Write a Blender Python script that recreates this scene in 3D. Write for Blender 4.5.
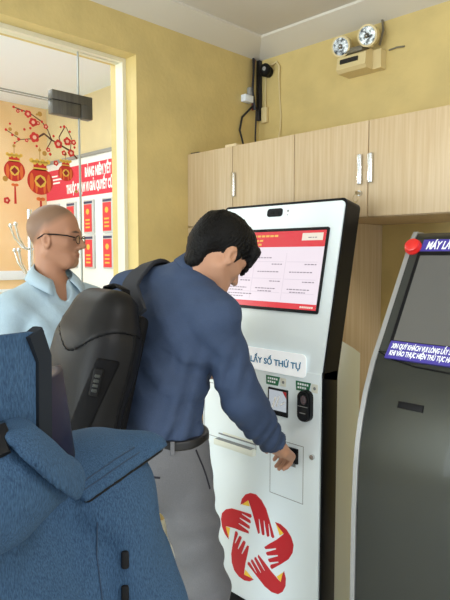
import bpy, bmesh, math
import numpy as np
from mathutils import Vector, Matrix
for _o in list(bpy.data.objects): bpy.data.objects.remove(_o)
SC = bpy.context.scene
COL = SC.collection
V3 = lambda *a: np.array(a, float)
def nrm(v): v = np.array(v, float); return v/np.linalg.norm(v)

# ------------------------------------------------------------------ camera, world, lights, exposure
cam = bpy.data.cameras.new('camera'); cam.sensor_width = 36; cam.sensor_fit = 'HORIZONTAL'; cam.lens = 36*570/450
cam.clip_start = 0.02
co = bpy.data.objects.new('camera', cam); COL.objects.link(co)
co.location = (0, 0, 1.5); co.rotation_euler = (math.radians(90)-math.atan(44/570), 0, math.radians(45))
SC.camera = co
w = bpy.data.worlds.new('world'); SC.world = w; w.use_nodes = True
w.node_tree.nodes['Background'].inputs[0].default_value = (.86, .94, 1, 1)
w.node_tree.nodes['Background'].inputs[1].default_value = 0.9
def area(name, loc, size, power, color, rot=(0, 0, 0), sy=None):
    l = bpy.data.lights.new(name, 'AREA'); l.energy = power; l.color = color; l.size = size
    if sy: l.shape = 'RECTANGLE'; l.size_y = sy
    o = bpy.data.objects.new(name, l); COL.objects.link(o); o.location = loc; o.rotation_euler = rot
    return o
area('ceiling_lamp_light', (.9, .95, 2.66), 1.2, 24, (1, .985, .96), sy=.6)
area('ceiling_lamp_light', (-.7, -1.7, 2.66), 1.2, 16, (1, .985, .96), sy=.6)
area('ceiling_lamp_light', (-3.7, 1.1, 2.8), 1.4, 15, (.93, .97, 1))
pl = bpy.data.lights.new('side_room_fill', 'POINT'); pl.energy = 21; pl.color = (.92, .97, 1); pl.shadow_soft_size = .2  # added fill light, not a fixture; brightens the side room and its ceiling
plo = bpy.data.objects.new('side_room_fill', pl); COL.objects.link(plo); plo.location = (-3.6, -.1, 1.7)
area('entrance_daylight', (-1.9, -2.6, 1.5), 2.2, 74, (.84, .95, 1), rot=(math.radians(90), 0, math.radians(-12)))
vs = SC.view_settings; vs.view_transform = 'Standard'; vs.look = 'None'; vs.exposure = 0.70; vs.gamma = 1; vs.use_curve_mapping = False

# ------------------------------------------------------------------ materials
def lin(c):
    return tuple(((x/255)/12.92 if x/255 <= .04045 else ((x/255+.055)/1.055)**2.4) for x in c)+(1,)
def mat(name, rgb, rough=.5, metal=0., var=0., scale=(20, 20, 20), rgb2=None, bump=0., bscale=None, spec=.5, coat=0., sheen=0., detail=3, bdist=.01):
    m = bpy.data.materials.new(name); m.use_nodes = True; nt = m.node_tree; p = nt.nodes['Principled BSDF']
    p.inputs['Base Color'].default_value = lin(rgb); p.inputs['Roughness'].default_value = rough; p.inputs['Metallic'].default_value = metal
    p.inputs['Specular IOR Level'].default_value = spec; p.inputs['Coat Weight'].default_value = coat; p.inputs['Sheen Weight'].default_value = sheen
    def noise(sc):
        tc = nt.nodes.new('ShaderNodeTexCoord'); mp = nt.nodes.new('ShaderNodeMapping'); mp.inputs['Scale'].default_value = sc
        n = nt.nodes.new('ShaderNodeTexNoise'); n.inputs['Scale'].default_value = 1; n.inputs['Detail'].default_value = detail
        nt.links.new(tc.outputs['Object'], mp.inputs[0]); nt.links.new(mp.outputs[0], n.inputs['Vector']); return n
    if var or rgb2:
        c2 = rgb2 or tuple(max(0, x*(1-var)) for x in rgb)
        n = noise(scale); r = nt.nodes.new('ShaderNodeValToRGB')
        r.color_ramp.elements[0].position = .35; r.color_ramp.elements[1].position = .65
        r.color_ramp.elements[0].color = lin(c2); r.color_ramp.elements[1].color = lin(rgb)
        nt.links.new(n.outputs['Fac'], r.inputs[0]); nt.links.new(r.outputs[0], p.inputs['Base Color'])
    if bump:
        n = noise(bscale or scale); b = nt.nodes.new('ShaderNodeBump'); b.inputs['Strength'].default_value = bump; b.inputs['Distance'].default_value = bdist
        nt.links.new(n.outputs['Fac'], b.inputs['Height']); nt.links.new(b.outputs[0], p.inputs['Normal'])
    return m
def emat(name, rgb, st):
    m = mat(name, rgb, .25); p = m.node_tree.nodes['Principled BSDF']
    p.inputs['Base Color'].default_value = (.02, .02, .02, 1); p.inputs['Emission Color'].default_value = lin(rgb); p.inputs['Emission Strength'].default_value = st; return m
def vmat(name, rough, bump=0., bscale=300, spec=.4, sss=0):
    m = mat(name, (200, 160, 130), rough, spec=spec, bump=bump, bscale=(bscale,)*3, bdist=.002)
    nt = m.node_tree; a = nt.nodes.new('ShaderNodeVertexColor'); a.layer_name = 'Col'
    nt.links.new(a.outputs[0], nt.nodes['Principled BSDF'].inputs['Base Color']); return m
M = {}
M['wall'] = mat('yellow_wall_paint', (218, 194, 128), .55, var=.05, scale=(6, 6, 6), bump=.25, bscale=(45, 45, 45), bdist=.006)
M['wall_o'] = mat('orange_wall_paint', (238, 200, 148), .6, rgb2=(244, 212, 168), scale=(3, 3, 3))
M['ceil'] = mat('ceiling_paint', (214, 208, 198), .7)
M['trim'] = mat('cornice_paint', (222, 216, 203), .6)
M['ceil_far'] = mat('white_ceiling_paint', (236, 244, 255), .6)
M['frame_w'] = mat('white_frame_paint', (230, 224, 200), .4)
M['floor'] = mat('white_floor_tile', (226, 226, 222), .15, var=.05, scale=(3, 3, 3), coat=.3)
M['wood'] = mat('light_oak_laminate', (203, 181, 146), .4, rgb2=(192, 166, 129), scale=(90, 90, 3.0), bump=.04, bscale=(150, 150, 4), spec=.35)
M['wood_d'] = mat('laminate_edge', (196, 170, 132), .5, rgb2=(182, 154, 116), scale=(90, 90, 4))
M['chrome'] = mat('brushed_metal', (215, 216, 216), .25, 1)
M['brass'] = mat('key_metal', (170, 150, 110), .35, .9)
M['darkgap'] = mat('dark_gap', (30, 27, 24), .8)
M['white'] = mat('kiosk_white_enamel', (230, 241, 244), .3, coat=.25)
M['white2'] = mat('kiosk_housing_cream', (226, 229, 216), .4)
M['labelw'] = mat('label_white', (246, 250, 252), .3)
M['plate'] = mat('backlit_plate', (246, 250, 252), .3); _p = M['plate'].node_tree.nodes['Principled BSDF']; _p.inputs['Emission Color'].default_value = (.95, .98, 1, 1); _p.inputs['Emission Strength'].default_value = .16
M['black'] = mat('kiosk_black_enamel', (14, 15, 19), .35, spec=.2)
M['blackm'] = mat('matte_black', (14, 14, 16), .6, spec=.2)
M['gline'] = mat('panel_gap_grey', (128, 132, 132), .6)
M['steel'] = mat('dark_grey_steel_paint', (48, 51, 48), .3, .55, bump=.03, bscale=(400, 400, 400), coat=.15)
M['steel_l'] = mat('silver_edge', (168, 170, 172), .35, .6)
M['steel_d'] = mat('charcoal_bezel', (50, 53, 50), .4, .2)
M['scr_off'] = mat('grey_screen_glass', (88, 88, 86), .22, coat=.4)
M['red'] = mat('red_plastic', (214, 38, 34), .3, coat=.3)
M['logo_r'] = mat('logo_red', (190, 24, 36), .35)
M['logo_y'] = mat('logo_yellow', (245, 200, 60), .4)
M['logo_w'] = mat('logo_white', (240, 242, 242), .4)
M['blue_t'] = mat('label_blue_ink', (28, 120, 165), .4)
M['green'] = mat('green_sticker', (20, 112, 72), .4)
M['violet'] = mat('indigo_sticker', (66, 56, 150), .4)
M['paper'] = mat('white_paper', (246, 246, 244), .6)
M['banner'] = mat('crimson_banner', (222, 48, 78), .5)
M['leaf_r'] = mat('red_leaflet', (228, 60, 70), .5)
M['leaf_b'] = mat('navy_ink', (60, 66, 100), .5)
M['gold'] = mat('gold_print', (236, 190, 78), .45)
M['gold_d'] = mat('dark_gold_print', (190, 140, 60), .5)
M['lred'] = mat('lantern_red', (206, 44, 30), .5)
M['lred_d'] = mat('lantern_dark_red', (150, 26, 22), .5)
M['orange'] = mat('lantern_orange', (232, 110, 48), .5)
M['brown'] = mat('branch_brown', (92, 52, 38), .6)
M['blossom'] = mat('blossom_red', (214, 46, 40), .5)
M['pink'] = mat('pale_blossom', (244, 190, 160), .5)
M['olive'] = mat('olive_bud', (150, 130, 60), .5)
M['patch'] = mat('patch_fitting_steel', (96, 92, 84), .4, .3, var=.15, scale=(4, 60, 4))
M['edge'] = mat('glass_edge_grey', (150, 156, 152), .3)
M['ivory'] = mat('aged_ivory_plastic', (222, 202, 150), .45)
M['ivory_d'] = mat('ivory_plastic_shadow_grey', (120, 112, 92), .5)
M['lens'] = mat('lamp_reflector', (190, 190, 186), .15, .85, var=.75, scale=(60, 60, 60))
M['grey'] = mat('grey_plastic', (150, 150, 148), .5)
M['redcable'] = mat('red_cable', (120, 40, 36), .5)
M['cable'] = mat('black_cable', (28, 28, 34), .5)
M['carton'] = mat('white_carton', (234, 232, 226), .6)
M['skin'] = vmat('skin', .5, bump=.12, bscale=350)
M['hair'] = mat('black_hair', (15, 14, 14), .5, var=.5, scale=(60, 60, 500), bump=.6, bscale=(160, 160, 160), spec=.15, bdist=.006)
M['shirt_n'] = mat('slate_blue_shirt_cotton', (59, 73, 99), .75, var=.08, scale=(500, 500, 500), bump=.25, bscale=(18, 18, 28), bdist=.012, spec=.2)
M['shirt_l'] = mat('pale_blue_shirt_cotton', (158, 180, 194), .75, rgb2=(172, 192, 202), scale=(500, 500, 500), bump=.3, bscale=(22, 22, 16), bdist=.012, spec=.2)
M['trous'] = mat('grey_trouser_twill', (104, 104, 107), .8, var=.08, scale=(500, 500, 500), bump=.25, bscale=(16, 16, 20), bdist=.012, spec=.25)
M['trous_d'] = mat('black_trouser_cloth', (40, 40, 46), .8, spec=.25)
M['belt'] = mat('black_belt_leather', (22, 21, 22), .4)
M['shoe'] = mat('black_shoe_leather', (24, 22, 22), .35)
M['denim'] = mat('blue_denim_look_cloth', (56, 84, 112), .8, rgb2=(38, 60, 86), scale=(900, 900, 160), bump=.4, bscale=(900, 900, 400), bdist=.003, spec=.2, detail=5)
M['navy'] = mat('navy_nylon', (18, 19, 44), .5, spec=.3)
M['bind'] = mat('dark_grey_binding', (30, 35, 42), .8, spec=.15)
M['stitch'] = mat('dark_stitching', (34, 54, 78), .8)
M['pack'] = mat('black_backpack_shell', (19, 19, 21), .48, bump=.12, bscale=(700, 700, 700), bdist=.002, spec=.25)
M['pack_d'] = mat('black_backpack_fabric', (13, 13, 15), .75, spec=.15)
M['strap'] = mat('charcoal_strap_webbing', (46, 48, 54), .75, bump=.2, bscale=(600, 600, 600), bdist=.002, spec=.3)
M['eyew'] = mat('eye_white', (225, 220, 214), .25)
def glass_mat():
    m = bpy.data.materials.new('clear_glass'); m.use_nodes = True; nt = m.node_tree; nt.nodes.clear()
    o = nt.nodes.new('ShaderNodeOutputMaterial'); mx = nt.nodes.new('ShaderNodeMixShader'); t = nt.nodes.new('ShaderNodeBsdfTransparent'); g = nt.nodes.new('ShaderNodeBsdfGlossy'); f = nt.nodes.new('ShaderNodeFresnel')
    g.inputs['Roughness'].default_value = .02; f.inputs[0].default_value = 1.35; t.inputs[0].default_value = (.97, .99, .98, 1)
    ge = nt.nodes.new('ShaderNodeNewGeometry'); ma = nt.nodes.new('ShaderNodeMath'); ma.operation = 'SUBTRACT'; ma.use_clamp = True; nt.links.new(f.outputs[0], ma.inputs[0]); nt.links.new(ge.outputs['Backfacing'], ma.inputs[1]); nt.links.new(ma.outputs[0], mx.inputs[0]); nt.links.new(t.outputs[0], mx.inputs[1]); nt.links.new(g.outputs[0], mx.inputs[2]); nt.links.new(mx.outputs[0], o.inputs[0]); return m
M['glass'] = glass_mat()
M['s_bg'] = emat('screen_page', (250, 236, 246), .56)
M['s_red'] = emat('screen_red', (232, 40, 56), .56)
M['s_dred'] = emat('screen_dark_red', (196, 28, 44), .56)
M['s_gold'] = emat('screen_gold', (250, 190, 80), .56)
M['s_txt'] = emat('screen_text', (150, 140, 150), .56)
M['s_lin'] = emat('screen_box', (222, 208, 222), .56)
M['s_cream'] = emat('screen_cream', (250, 238, 220), .56)

# ------------------------------------------------------------------ object helpers
def link(name, me, m, parent=None):
    o = bpy.data.objects.new(name, me); COL.objects.link(o)
    if m is not None: me.materials.append(M[m] if isinstance(m, str) else m)
    if parent is not None: adopt(o, parent)
    return o
def adopt(o, parent):
    o.parent = parent
    o.matrix_parent_inverse = Matrix.Translation(-parent.location) if parent.parent is None else Matrix.Identity(4)   # parts sit at the world origin
def tag(o, label=None, cat=None, group=None, kind=None):
    if label: o['label'] = label
    if cat: o['category'] = cat
    if group: o['group'] = group
    if kind: o['kind'] = kind
    return o
def thing(name, label, cat, loc, group=None):
    o = bpy.data.objects.new(name, None); COL.objects.link(o); o.location = loc; o.empty_display_size = .05
    return tag(o, label, cat, group)
def struct(o): o['kind'] = 'structure'; return o
def copy_tree(o, delta, parent=None):
    c = o.copy(); COL.objects.link(c)
    if parent is None: c.location = Vector(o.location)+Vector(delta)
    else: c.parent = parent; c.matrix_parent_inverse = o.matrix_parent_inverse.copy()
    for ch in list(o.children): copy_tree(ch, delta, c)
    return c
class B:
    def __init__(s): s.bm = bmesh.new()
    def box(s, lo, hi, bev=0, seg=2):
        lo = V3(*lo); hi = V3(*hi); c = (lo+hi)/2; d = np.abs(hi-lo)
        t = bmesh.new(); bmesh.ops.create_cube(t, size=1, matrix=Matrix.Translation(c) @ Matrix.Diagonal((*d, 1)))
        if bev: bmesh.ops.bevel(t, geom=t.edges[:], offset=bev, segments=seg, profile=.5, affect='EDGES')
        return s.merge(t)
    def obox(s, c, A, Bx, Cx, d, bev=0, seg=2):      # oriented box: centre, three axes, full sizes
        t = bmesh.new(); bmesh.ops.create_cube(t, size=1, matrix=Matrix.Diagonal((*d, 1)))
        if bev: bmesh.ops.bevel(t, geom=t.edges[:], offset=bev, segments=seg, profile=.5, affect='EDGES')
        m = Matrix((tuple(A), tuple(Bx), tuple(Cx))).transposed().to_4x4(); m.translation = Vector(c)
        t.transform(m); return s.merge(t)
    def merge(s, t):
        me = bpy.data.meshes.new('t'); t.to_mesh(me); s.bm.from_mesh(me); bpy.data.meshes.remove(me); t.free(); return s
    def tube(s, pts, r, seg=10, cap=True):
        pts = [Vector(p) for p in pts]; n = len(pts); rs = r if isinstance(r, (list, tuple)) else [r]*n
        rings = []; up = None
        for i, p in enumerate(pts):
            t = (pts[min(i+1, n-1)]-pts[max(i-1, 0)]).normalized()
            if up is None: up = t.orthogonal().normalized()
            up = (up-t*up.dot(t)); up = up.normalized() if up.length > 1e-6 else t.orthogonal().normalized()
            b = t.cross(up)
            rings.append([s.bm.verts.new(p+(up*math.cos(a)+b*math.sin(a))*rs[i]) for a in [2*math.pi*k/seg for k in range(seg)]])
        for a, b in zip(rings, rings[1:]):
            for k in range(seg): s.bm.faces.new((a[k], a[(k+1) % seg], b[(k+1) % seg], b[k]))
        if cap: s.bm.faces.new(rings[0][::-1]); s.bm.faces.new(rings[-1])
        return s
    def ribbon(s, pts, sides, wd, th):               # flat strap: path, sideways vectors, width, thickness
        rings = []; n = len(pts)
        for i in range(n):
            p = Vector(pts[i]); t = (Vector(pts[min(i+1, n-1)])-Vector(pts[max(i-1, 0)])).normalized()
            sd = Vector(sides[i]); sd = (sd-t*sd.dot(t)).normalized(); nn = t.cross(sd)
            rings.append([s.bm.verts.new(p+sd*a*wd/2+nn*b*th/2) for a, b in ((-1, -.5), (-.9, -1), (.9, -1), (1, -.5), (1, .5), (.9, 1), (-.9, 1), (-1, .5))])
        for a, b in zip(rings, rings[1:]):
            for k in range(8): s.bm.faces.new((a[k], a[(k+1) % 8], b[(k+1) % 8], b[k]))
        s.bm.faces.new(rings[0][::-1]); s.bm.faces.new(rings[-1]); return s
    def prism(s, poly, F, n0, n1):                   # F = (origin, U, V, N)
        O, U, Vv, N = [Vector(q) for q in F]
        a = [s.bm.verts.new(O+U*u+Vv*v+N*n0) for u, v in poly]; b = [s.bm.verts.new(O+U*u+Vv*v+N*n1) for u, v in poly]
        s.bm.faces.new(a[::-1]); s.bm.faces.new(b)
        for i in range(len(poly)): j = (i+1) % len(poly); s.bm.faces.new((a[i], a[j], b[j], b[i]))
        return s
    def sph(s, c, r, seg=16, R=None):
        r = (r,)*3 if not hasattr(r, '__len__') else r
        m = Matrix.Translation(Vector(c)) @ (R.to_4x4() if R is not None else Matrix.Identity(4)) @ Matrix.Diagonal((*r, 1))
        t = bmesh.new(); bmesh.ops.create_uvsphere(t, u_segments=seg, v_segments=seg//2+2, radius=1, matrix=m); return s.merge(t)
    def build(s, name, m, parent=None, ang=35):
        bmesh.ops.recalc_face_normals(s.bm, faces=s.bm.faces[:])
        me = bpy.data.meshes.new(name); s.bm.to_mesh(me); s.bm.free()
        for p in me.polygons: p.use_smooth = True
        me.set_sharp_from_angle(angle=math.radians(ang))
        return link(name, me, m, parent)
def rrect(x0, y0, x1, y1, r, seg=5, corners=(1, 1, 1, 1)):
    pts = []
    for (cx, cy, a0), on in zip(((x1-r, y1-r, 0), (x0+r, y1-r, 90), (x0+r, y0+r, 180), (x1-r, y0+r, 270)), corners):
        if on: pts += [(cx+r*math.cos(math.radians(a0+90*k/seg)), cy+r*math.sin(math.radians(a0+90*k/seg))) for k in range(seg+1)]
        else: pts.append({0: (x1, y1), 90: (x0, y1), 180: (x0, y0), 270: (x1, y0)}[a0])
    return pts
def circ(cx, cy, r, n=20, ry=None, a0=0): return [(cx+r*math.cos(2*math.pi*k/n+a0), cy+(ry or r)*math.sin(2*math.pi*k/n+a0)) for k in range(n)]
def text(name, body, size, m, F, parent, shear=0, bold=0., width=None, align='LEFT', ext=.0006):
    cu = bpy.data.curves.new(name, 'FONT'); cu.body = body; cu.size = 1; cu.shear = shear; cu.offset = bold/size; cu.extrude = ext/size; cu.align_x = align; cu.resolution_u = 3
    t = bpy.data.objects.new('tmp', cu); COL.objects.link(t)
    dg = bpy.context.evaluated_depsgraph_get(); me = bpy.data.meshes.new_from_object(t.evaluated_get(dg)); bpy.data.objects.remove(t)
    me.transform(Matrix.Scale(size, 4))
    O, U, Vv, N = [Vector(q) for q in F]
    xs = [v.co.x for v in me.vertices] or [0, 1]
    k = width/(max(xs)-min(xs)) if width else 1
    x0 = min(xs) if width and align == 'LEFT' else 0
    for v in me.vertices: v.co = O+U*((v.co.x-x0)*k)+Vv*v.co.y+N*(v.co.z+ext)
    me.materials.clear()
    return link(name, me, m, parent)

# ------------------------------------------------------------------ implicit surfaces for bodies, clothes and soft things
class Field:
    def __init__(s, lo, hi, h):
        s.lo = np.array(lo, float); s.h = h; s.n = np.ceil((np.array(hi)-s.lo)/h).astype(int)+1
        s.f = np.full(s.n, 1.0, np.float32)
    def sl(s, lo, hi, pad):
        a = np.clip(np.floor((np.array(lo)-pad-s.lo)/s.h).astype(int), 0, s.n-1); b = np.clip(np.ceil((np.array(hi)+pad-s.lo)/s.h).astype(int)+1, 1, s.n)
        g = [(s.lo[i]+s.h*np.arange(a[i], b[i])).astype(np.float32) for i in range(3)]
        return tuple(slice(a[i], b[i]) for i in range(3)), (g[0][:, None, None], g[1][None, :, None], g[2][None, None, :])
    def add(s, prim, k=.02, infl=0.):
        fn, lo, hi = prim; q, P = s.sl(lo, hi, k+infl+.02)
        if 0 in s.f[q].shape: return
        d = fn(P)-infl; a = s.f[q]; t = np.clip(.5+.5*(a-d)/k, 0, 1); s.f[q] = a*(1-t)+d*t-k*t*(1-t)
    def sub(s, prim, k=.01):
        fn, lo, hi = prim; q, P = s.sl(lo, hi, k+.01)
        d = -fn(P); a = s.f[q]; t = np.clip(.5-.5*(a-d)/k, 0, 1); s.f[q] = a*(1-t)+d*t+k*t*(1-t)
    def cut(s, p, n):                                 # keep the side away from n
        q, P = s.sl(s.lo, s.lo+s.h*s.n, 0); n = nrm(n)
        s.f = np.maximum(s.f, (P[0]-p[0])*n[0]+(P[1]-p[1])*n[1]+(P[2]-p[2])*n[2]).astype(np.float32)
    def warp(s, fn):                                  # cloth folds near the surface
        ii = np.nonzero(np.abs(s.f) < .035); p = [s.lo[i]+s.h*ii[i] for i in range(3)]
        s.f[ii] += fn(*p).astype(np.float32)
    def mesh(s, name, m, parent=None, col=None, relax=1):
        f = s.f; f[0] = f[-1] = 1; f[:, 0] = f[:, -1] = 1; f[:, :, 0] = f[:, :, -1] = 1
        g = f < 0; c = np.zeros(np.array(g.shape)-1, np.int8)
        for i in (0, 1):
            for j in (0, 1):
                for k in (0, 1): c += g[i:g.shape[0]-1+i, j:g.shape[1]-1+j, k:g.shape[2]-1+k]
        ijk = np.nonzero((c > 0) & (c < 8)); n = len(ijk[0]); idx = np.full(c.shape, -1, np.int32); idx[ijk] = np.arange(n)
        acc = np.zeros((n, 3)); cnt = np.zeros(n)
        for ax in range(3):
            o = [a for a in range(3) if a != ax]
            for u in (0, 1):
                for v in (0, 1):
                    d0 = [0, 0, 0]; d0[o[0]] = u; d0[o[1]] = v; d1 = list(d0); d1[ax] = 1
                    a = f[ijk[0]+d0[0], ijk[1]+d0[1], ijk[2]+d0[2]]; b = f[ijk[0]+d1[0], ijk[1]+d1[1], ijk[2]+d1[2]]
                    x = (a < 0) != (b < 0); t = np.where(x, a/np.where(x, a-b, 1), 0)
                    pt = np.zeros((n, 3)); pt[:, o[0]] = u; pt[:, o[1]] = v; pt[:, ax] = t
                    acc += pt*x[:, None]; cnt += x
        vs_ = s.lo+s.h*(np.stack(ijk, 1)+acc/cnt[:, None])
        qs = []
        for ax in range(3):
            o1, o2 = (ax+1) % 3, (ax+2) % 3
            a = np.moveaxis(g, ax, 0); dif = np.moveaxis(a[:-1] != a[1:], 0, ax)
            e = np.stack(np.nonzero(dif), 1); e = e[(e[:, o1] > 0) & (e[:, o2] > 0)]
            if not len(e): continue
            def cell(p, q_): t = e.copy(); t[:, o1] -= p; t[:, o2] -= q_; return idx[t[:, 0], t[:, 1], t[:, 2]]
            q4 = np.stack([cell(1, 1), cell(0, 1), cell(0, 0), cell(1, 0)], 1)
            fl = g[e[:, 0], e[:, 1], e[:, 2]]; q4[~fl] = q4[~fl][:, ::-1]; qs.append(q4)
        q = np.concatenate(qs)
        for _ in range(relax):
            sm = np.zeros_like(vs_); ct = np.zeros(n)
            for a, b in ((0, 1), (1, 2), (2, 3), (3, 0)):
                for x, y in ((a, b), (b, a)):
                    for d in range(3): sm[:, d] += np.bincount(q[:, x], vs_[q[:, y], d], n)
                    ct += np.bincount(q[:, x], minlength=n)
            vs_ = vs_*.5+.5*sm/np.maximum(ct, 1)[:, None]
        me = bpy.data.meshes.new(name); me.vertices.add(n); me.vertices.foreach_set('co', vs_.astype(np.float32).ravel())
        me.loops.add(len(q)*4); me.loops.foreach_set('vertex_index', q.astype(np.int32).ravel())
        me.polygons.add(len(q)); me.polygons.foreach_set('loop_start', np.arange(len(q), dtype=np.int32)*4)
        me.update(calc_edges=True); me.validate()
        me.polygons.foreach_set('use_smooth', np.ones(len(me.polygons), bool))
        if col is not None:
            ca = me.color_attributes.new('Col', 'FLOAT_COLOR', 'POINT'); cc = np.ones((n, 4), np.float32); cc[:, :3] = col(vs_); ca.data.foreach_set('color', cc.ravel())
        return link(name, me, m, parent)
def rc(a, b, ra, rb, n=None, fl=1.):                  # tapered limb; n, fl flatten it along n
    a = V3(*a); b = V3(*b)
    if n is not None: n = nrm(n); kf = 1/fl-1
    ab = b-a
    if n is not None: ab = ab+n*(ab@n)*kf
    L2 = max(ab@ab, 1e-9); R = max(ra, rb)
    def fn(P):
        x, y, z = P[0]-a[0], P[1]-a[1], P[2]-a[2]
        if n is not None:
            d = (x*n[0]+y*n[1]+z*n[2])*kf; x = x+d*n[0]; y = y+d*n[1]; z = z+d*n[2]
        t = np.clip((x*ab[0]+y*ab[1]+z*ab[2])/L2, 0, 1)
        return np.sqrt((x-t*ab[0])**2+(y-t*ab[1])**2+(z-t*ab[2])**2)-(ra+(rb-ra)*t)
    return fn, np.minimum(a, b)-R, np.maximum(a, b)+R
def el(c, r, ax=None):                                # ellipsoid with axes ax (rows)
    c = V3(*c); r = V3(*r); A = np.eye(3) if ax is None else np.array(ax, float); R = r.max()
    def fn(P):
        x, y, z = P[0]-c[0], P[1]-c[1], P[2]-c[2]; k0 = 0; k1 = 0
        for i in range(3):
            q = x*A[i][0]+y*A[i][1]+z*A[i][2]; k0 = k0+(q/r[i])**2; k1 = k1+(q/r[i]**2)**2
        k0 = np.sqrt(k0); return k0*(k0-1)/np.maximum(np.sqrt(k1), 1e-6)
    return fn, c-R, c+R
def rb(c, half, r, ax=None):                          # rounded box
    c = V3(*c); half = V3(*half); A = np.eye(3) if ax is None else np.array(ax, float); R = np.linalg.norm(half)
    def fn(P):
        x, y, z = P[0]-c[0], P[1]-c[1], P[2]-c[2]; q = []
        for i in range(3): q.append(np.abs(x*A[i][0]+y*A[i][1]+z*A[i][2])-half[i]+r)
        return np.sqrt(sum(np.maximum(t, 0)**2 for t in q))+np.minimum(np.maximum(np.maximum(q[0], q[1]), q[2]), 0)-r
    return fn, c-R, c+R

# ------------------------------------------------------------------ the room
XA, YB, ZC, ZF = -2.314, 2.6, 2.712, 2.83
b = B(); b.box((-6, -4, -.1), (4.5, 2.6, 0)); struct(b.build('floor', 'floor'))
b = B(); b.box((XA-.1, 2.6, 0), (2.6, 2.75, 2.95)); struct(b.build('wall_back', 'wall'))
M['wall_c'] = mat('cream_wall_paint', (226, 208, 164), .6, var=.04, scale=(5, 5, 5))
b = B(); b.box((-5.2, 2.6, 0), (XA-.1, 2.75, 2.95)); struct(b.build('wall_back_side_room', 'wall_c'))
b = B(); b.box((XA, 1.705, 0), (XA+.012, 2.05, .10), .002); struct(b.build('baseboard_left', 'frame_w'))
b = B()
b.box((XA-.22, 1.705, 0), (XA, 2.6, 2.95)); b.box((XA-.22, -1.2, 2.472), (XA, 1.705, 2.95)); b.box((XA-.22, -4, 0), (XA, -1.2, 2.95))
struct(b.build('wall_left', 'wall'))
b = B(); b.box((-5.05, -1.6, 0), (-4.9, 2.6, 2.95)); struct(b.build('wall_side_room', 'wall_o'))
b = B(); b.box((XA, -4, ZC+.008), (2.6, 2.6, ZC+.12)); struct(b.build('ceiling', 'ceil'))
b = B(); b.box((-4.9, -1.6, ZF), (XA-.22, 2.6, ZF+.1)); struct(b.build('ceiling_side_room', 'ceil_far'))
W = .15; zt = 2.648
prof = [(0, zt), (W, ZC-.004), (W, ZC+.008), (0, ZC+.008)]
b = B()
for (p, q) in (((XA, -4), (XA, YB)),):
    a = [b.bm.verts.new((XA+u, -4, z)) for u, z in prof]; c = [b.bm.verts.new((XA+u, YB-u, z)) for u, z in prof]
    for i in range(4): j = (i+1) % 4; b.bm.faces.new((a[i], a[j], c[j], c[i]))
struct(b.build('trim_1', 'trim'))
b = B(); a = [b.bm.verts.new((2.6, YB-u, z)) for u, z in prof]; c = [b.bm.verts.new((XA+u, YB-u, z)) for u, z in prof]
for i in range(4): j = (i+1) % 4; b.bm.faces.new((a[i], a[j], c[j], c[i]))
struct(b.build('trim_2', 'trim'))
# white glazing frame and the frameless glass
XG = -2.43
b = B(); b.box((XG-.03, 1.685, 0), (XG+.03, 1.705, 2.472)); b.box((XG-.03, -1.2, 2.452), (XG+.03, 1.685, 2.472)); struct(b.build('trim_3', 'frame_w'))
win = B(); win.box((XG-.005, 1.459, 0), (XG+.005, 1.685, 2.452)); w1 = struct(win.build('window_1', 'glass'))
win = B(); win.box((XG-.005, -1.2, 2.212), (XG+.005, 1.453, 2.452)); w2 = struct(win.build('window_2', 'glass'))
win = B(); win.box((XG-.005, .35, .01), (XG+.005, 1.453, 2.202)); d1 = struct(win.build('door_1', 'glass'))
B().box((XG-.005, 1.4525, 2.212), (XG+.005, 1.4555, 2.452)).box((XG-.005, .3, 2.2085), (XG+.005, 1.453, 2.2125)).build('pane_edge', 'edge', w2)
B().box((XG-.005, 1.4525, .01), (XG+.005, 1.4555, 2.2)).box((XG-.005, .35, 2.2), (XG+.005, 1.453, 2.2025)).build('pane_edge', 'edge', d1)
B().box((XG-.005, 1.4565, .01), (XG+.005, 1.459, 2.452)).build('pane_edge', 'frame_w', w1)
win = B(); win.box((XG-.005, -1.2, .01), (XG+.005, .345, 2.202)); struct(win.build('window_3', 'glass'))
t = thing('patch_fitting', 'dark brushed steel patch hinge clamping the glass door panes together', 'hinge', (XG, 1.41, 2.19))
B().box((XG-.02, 1.309, 2.2085), (XG+.022, 1.517, 2.25), .002).build('upper_plate', 'patch', t)
B().box((XG-.02, 1.309, 2.145), (XG+.022, 1.4525, 2.2045), .002).build('door_plate', 'patch', t)
B().box((XG-.02, 1.4565, 2.145), (XG+.022, 1.517, 2.2095), .002).build('side_plate', 'patch', t)
B().box((XG-.018, 1.312, 2.15), (XG+.018, 1.514, 2.248)).build('core', 'darkgap', t)
# side room dado rail
b = B(); b.box((-4.9, -1.6, 1.29), (-4.87, 2.6, 1.37), .004); struct(b.build('trim_4', 'ceil_far'))
b = B(); b.box((-4.9, -1.6, 1.18), (-4.885, 2.6, 1.21), .004); struct(b.build('trim_5', 'ceil_far'))

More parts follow.
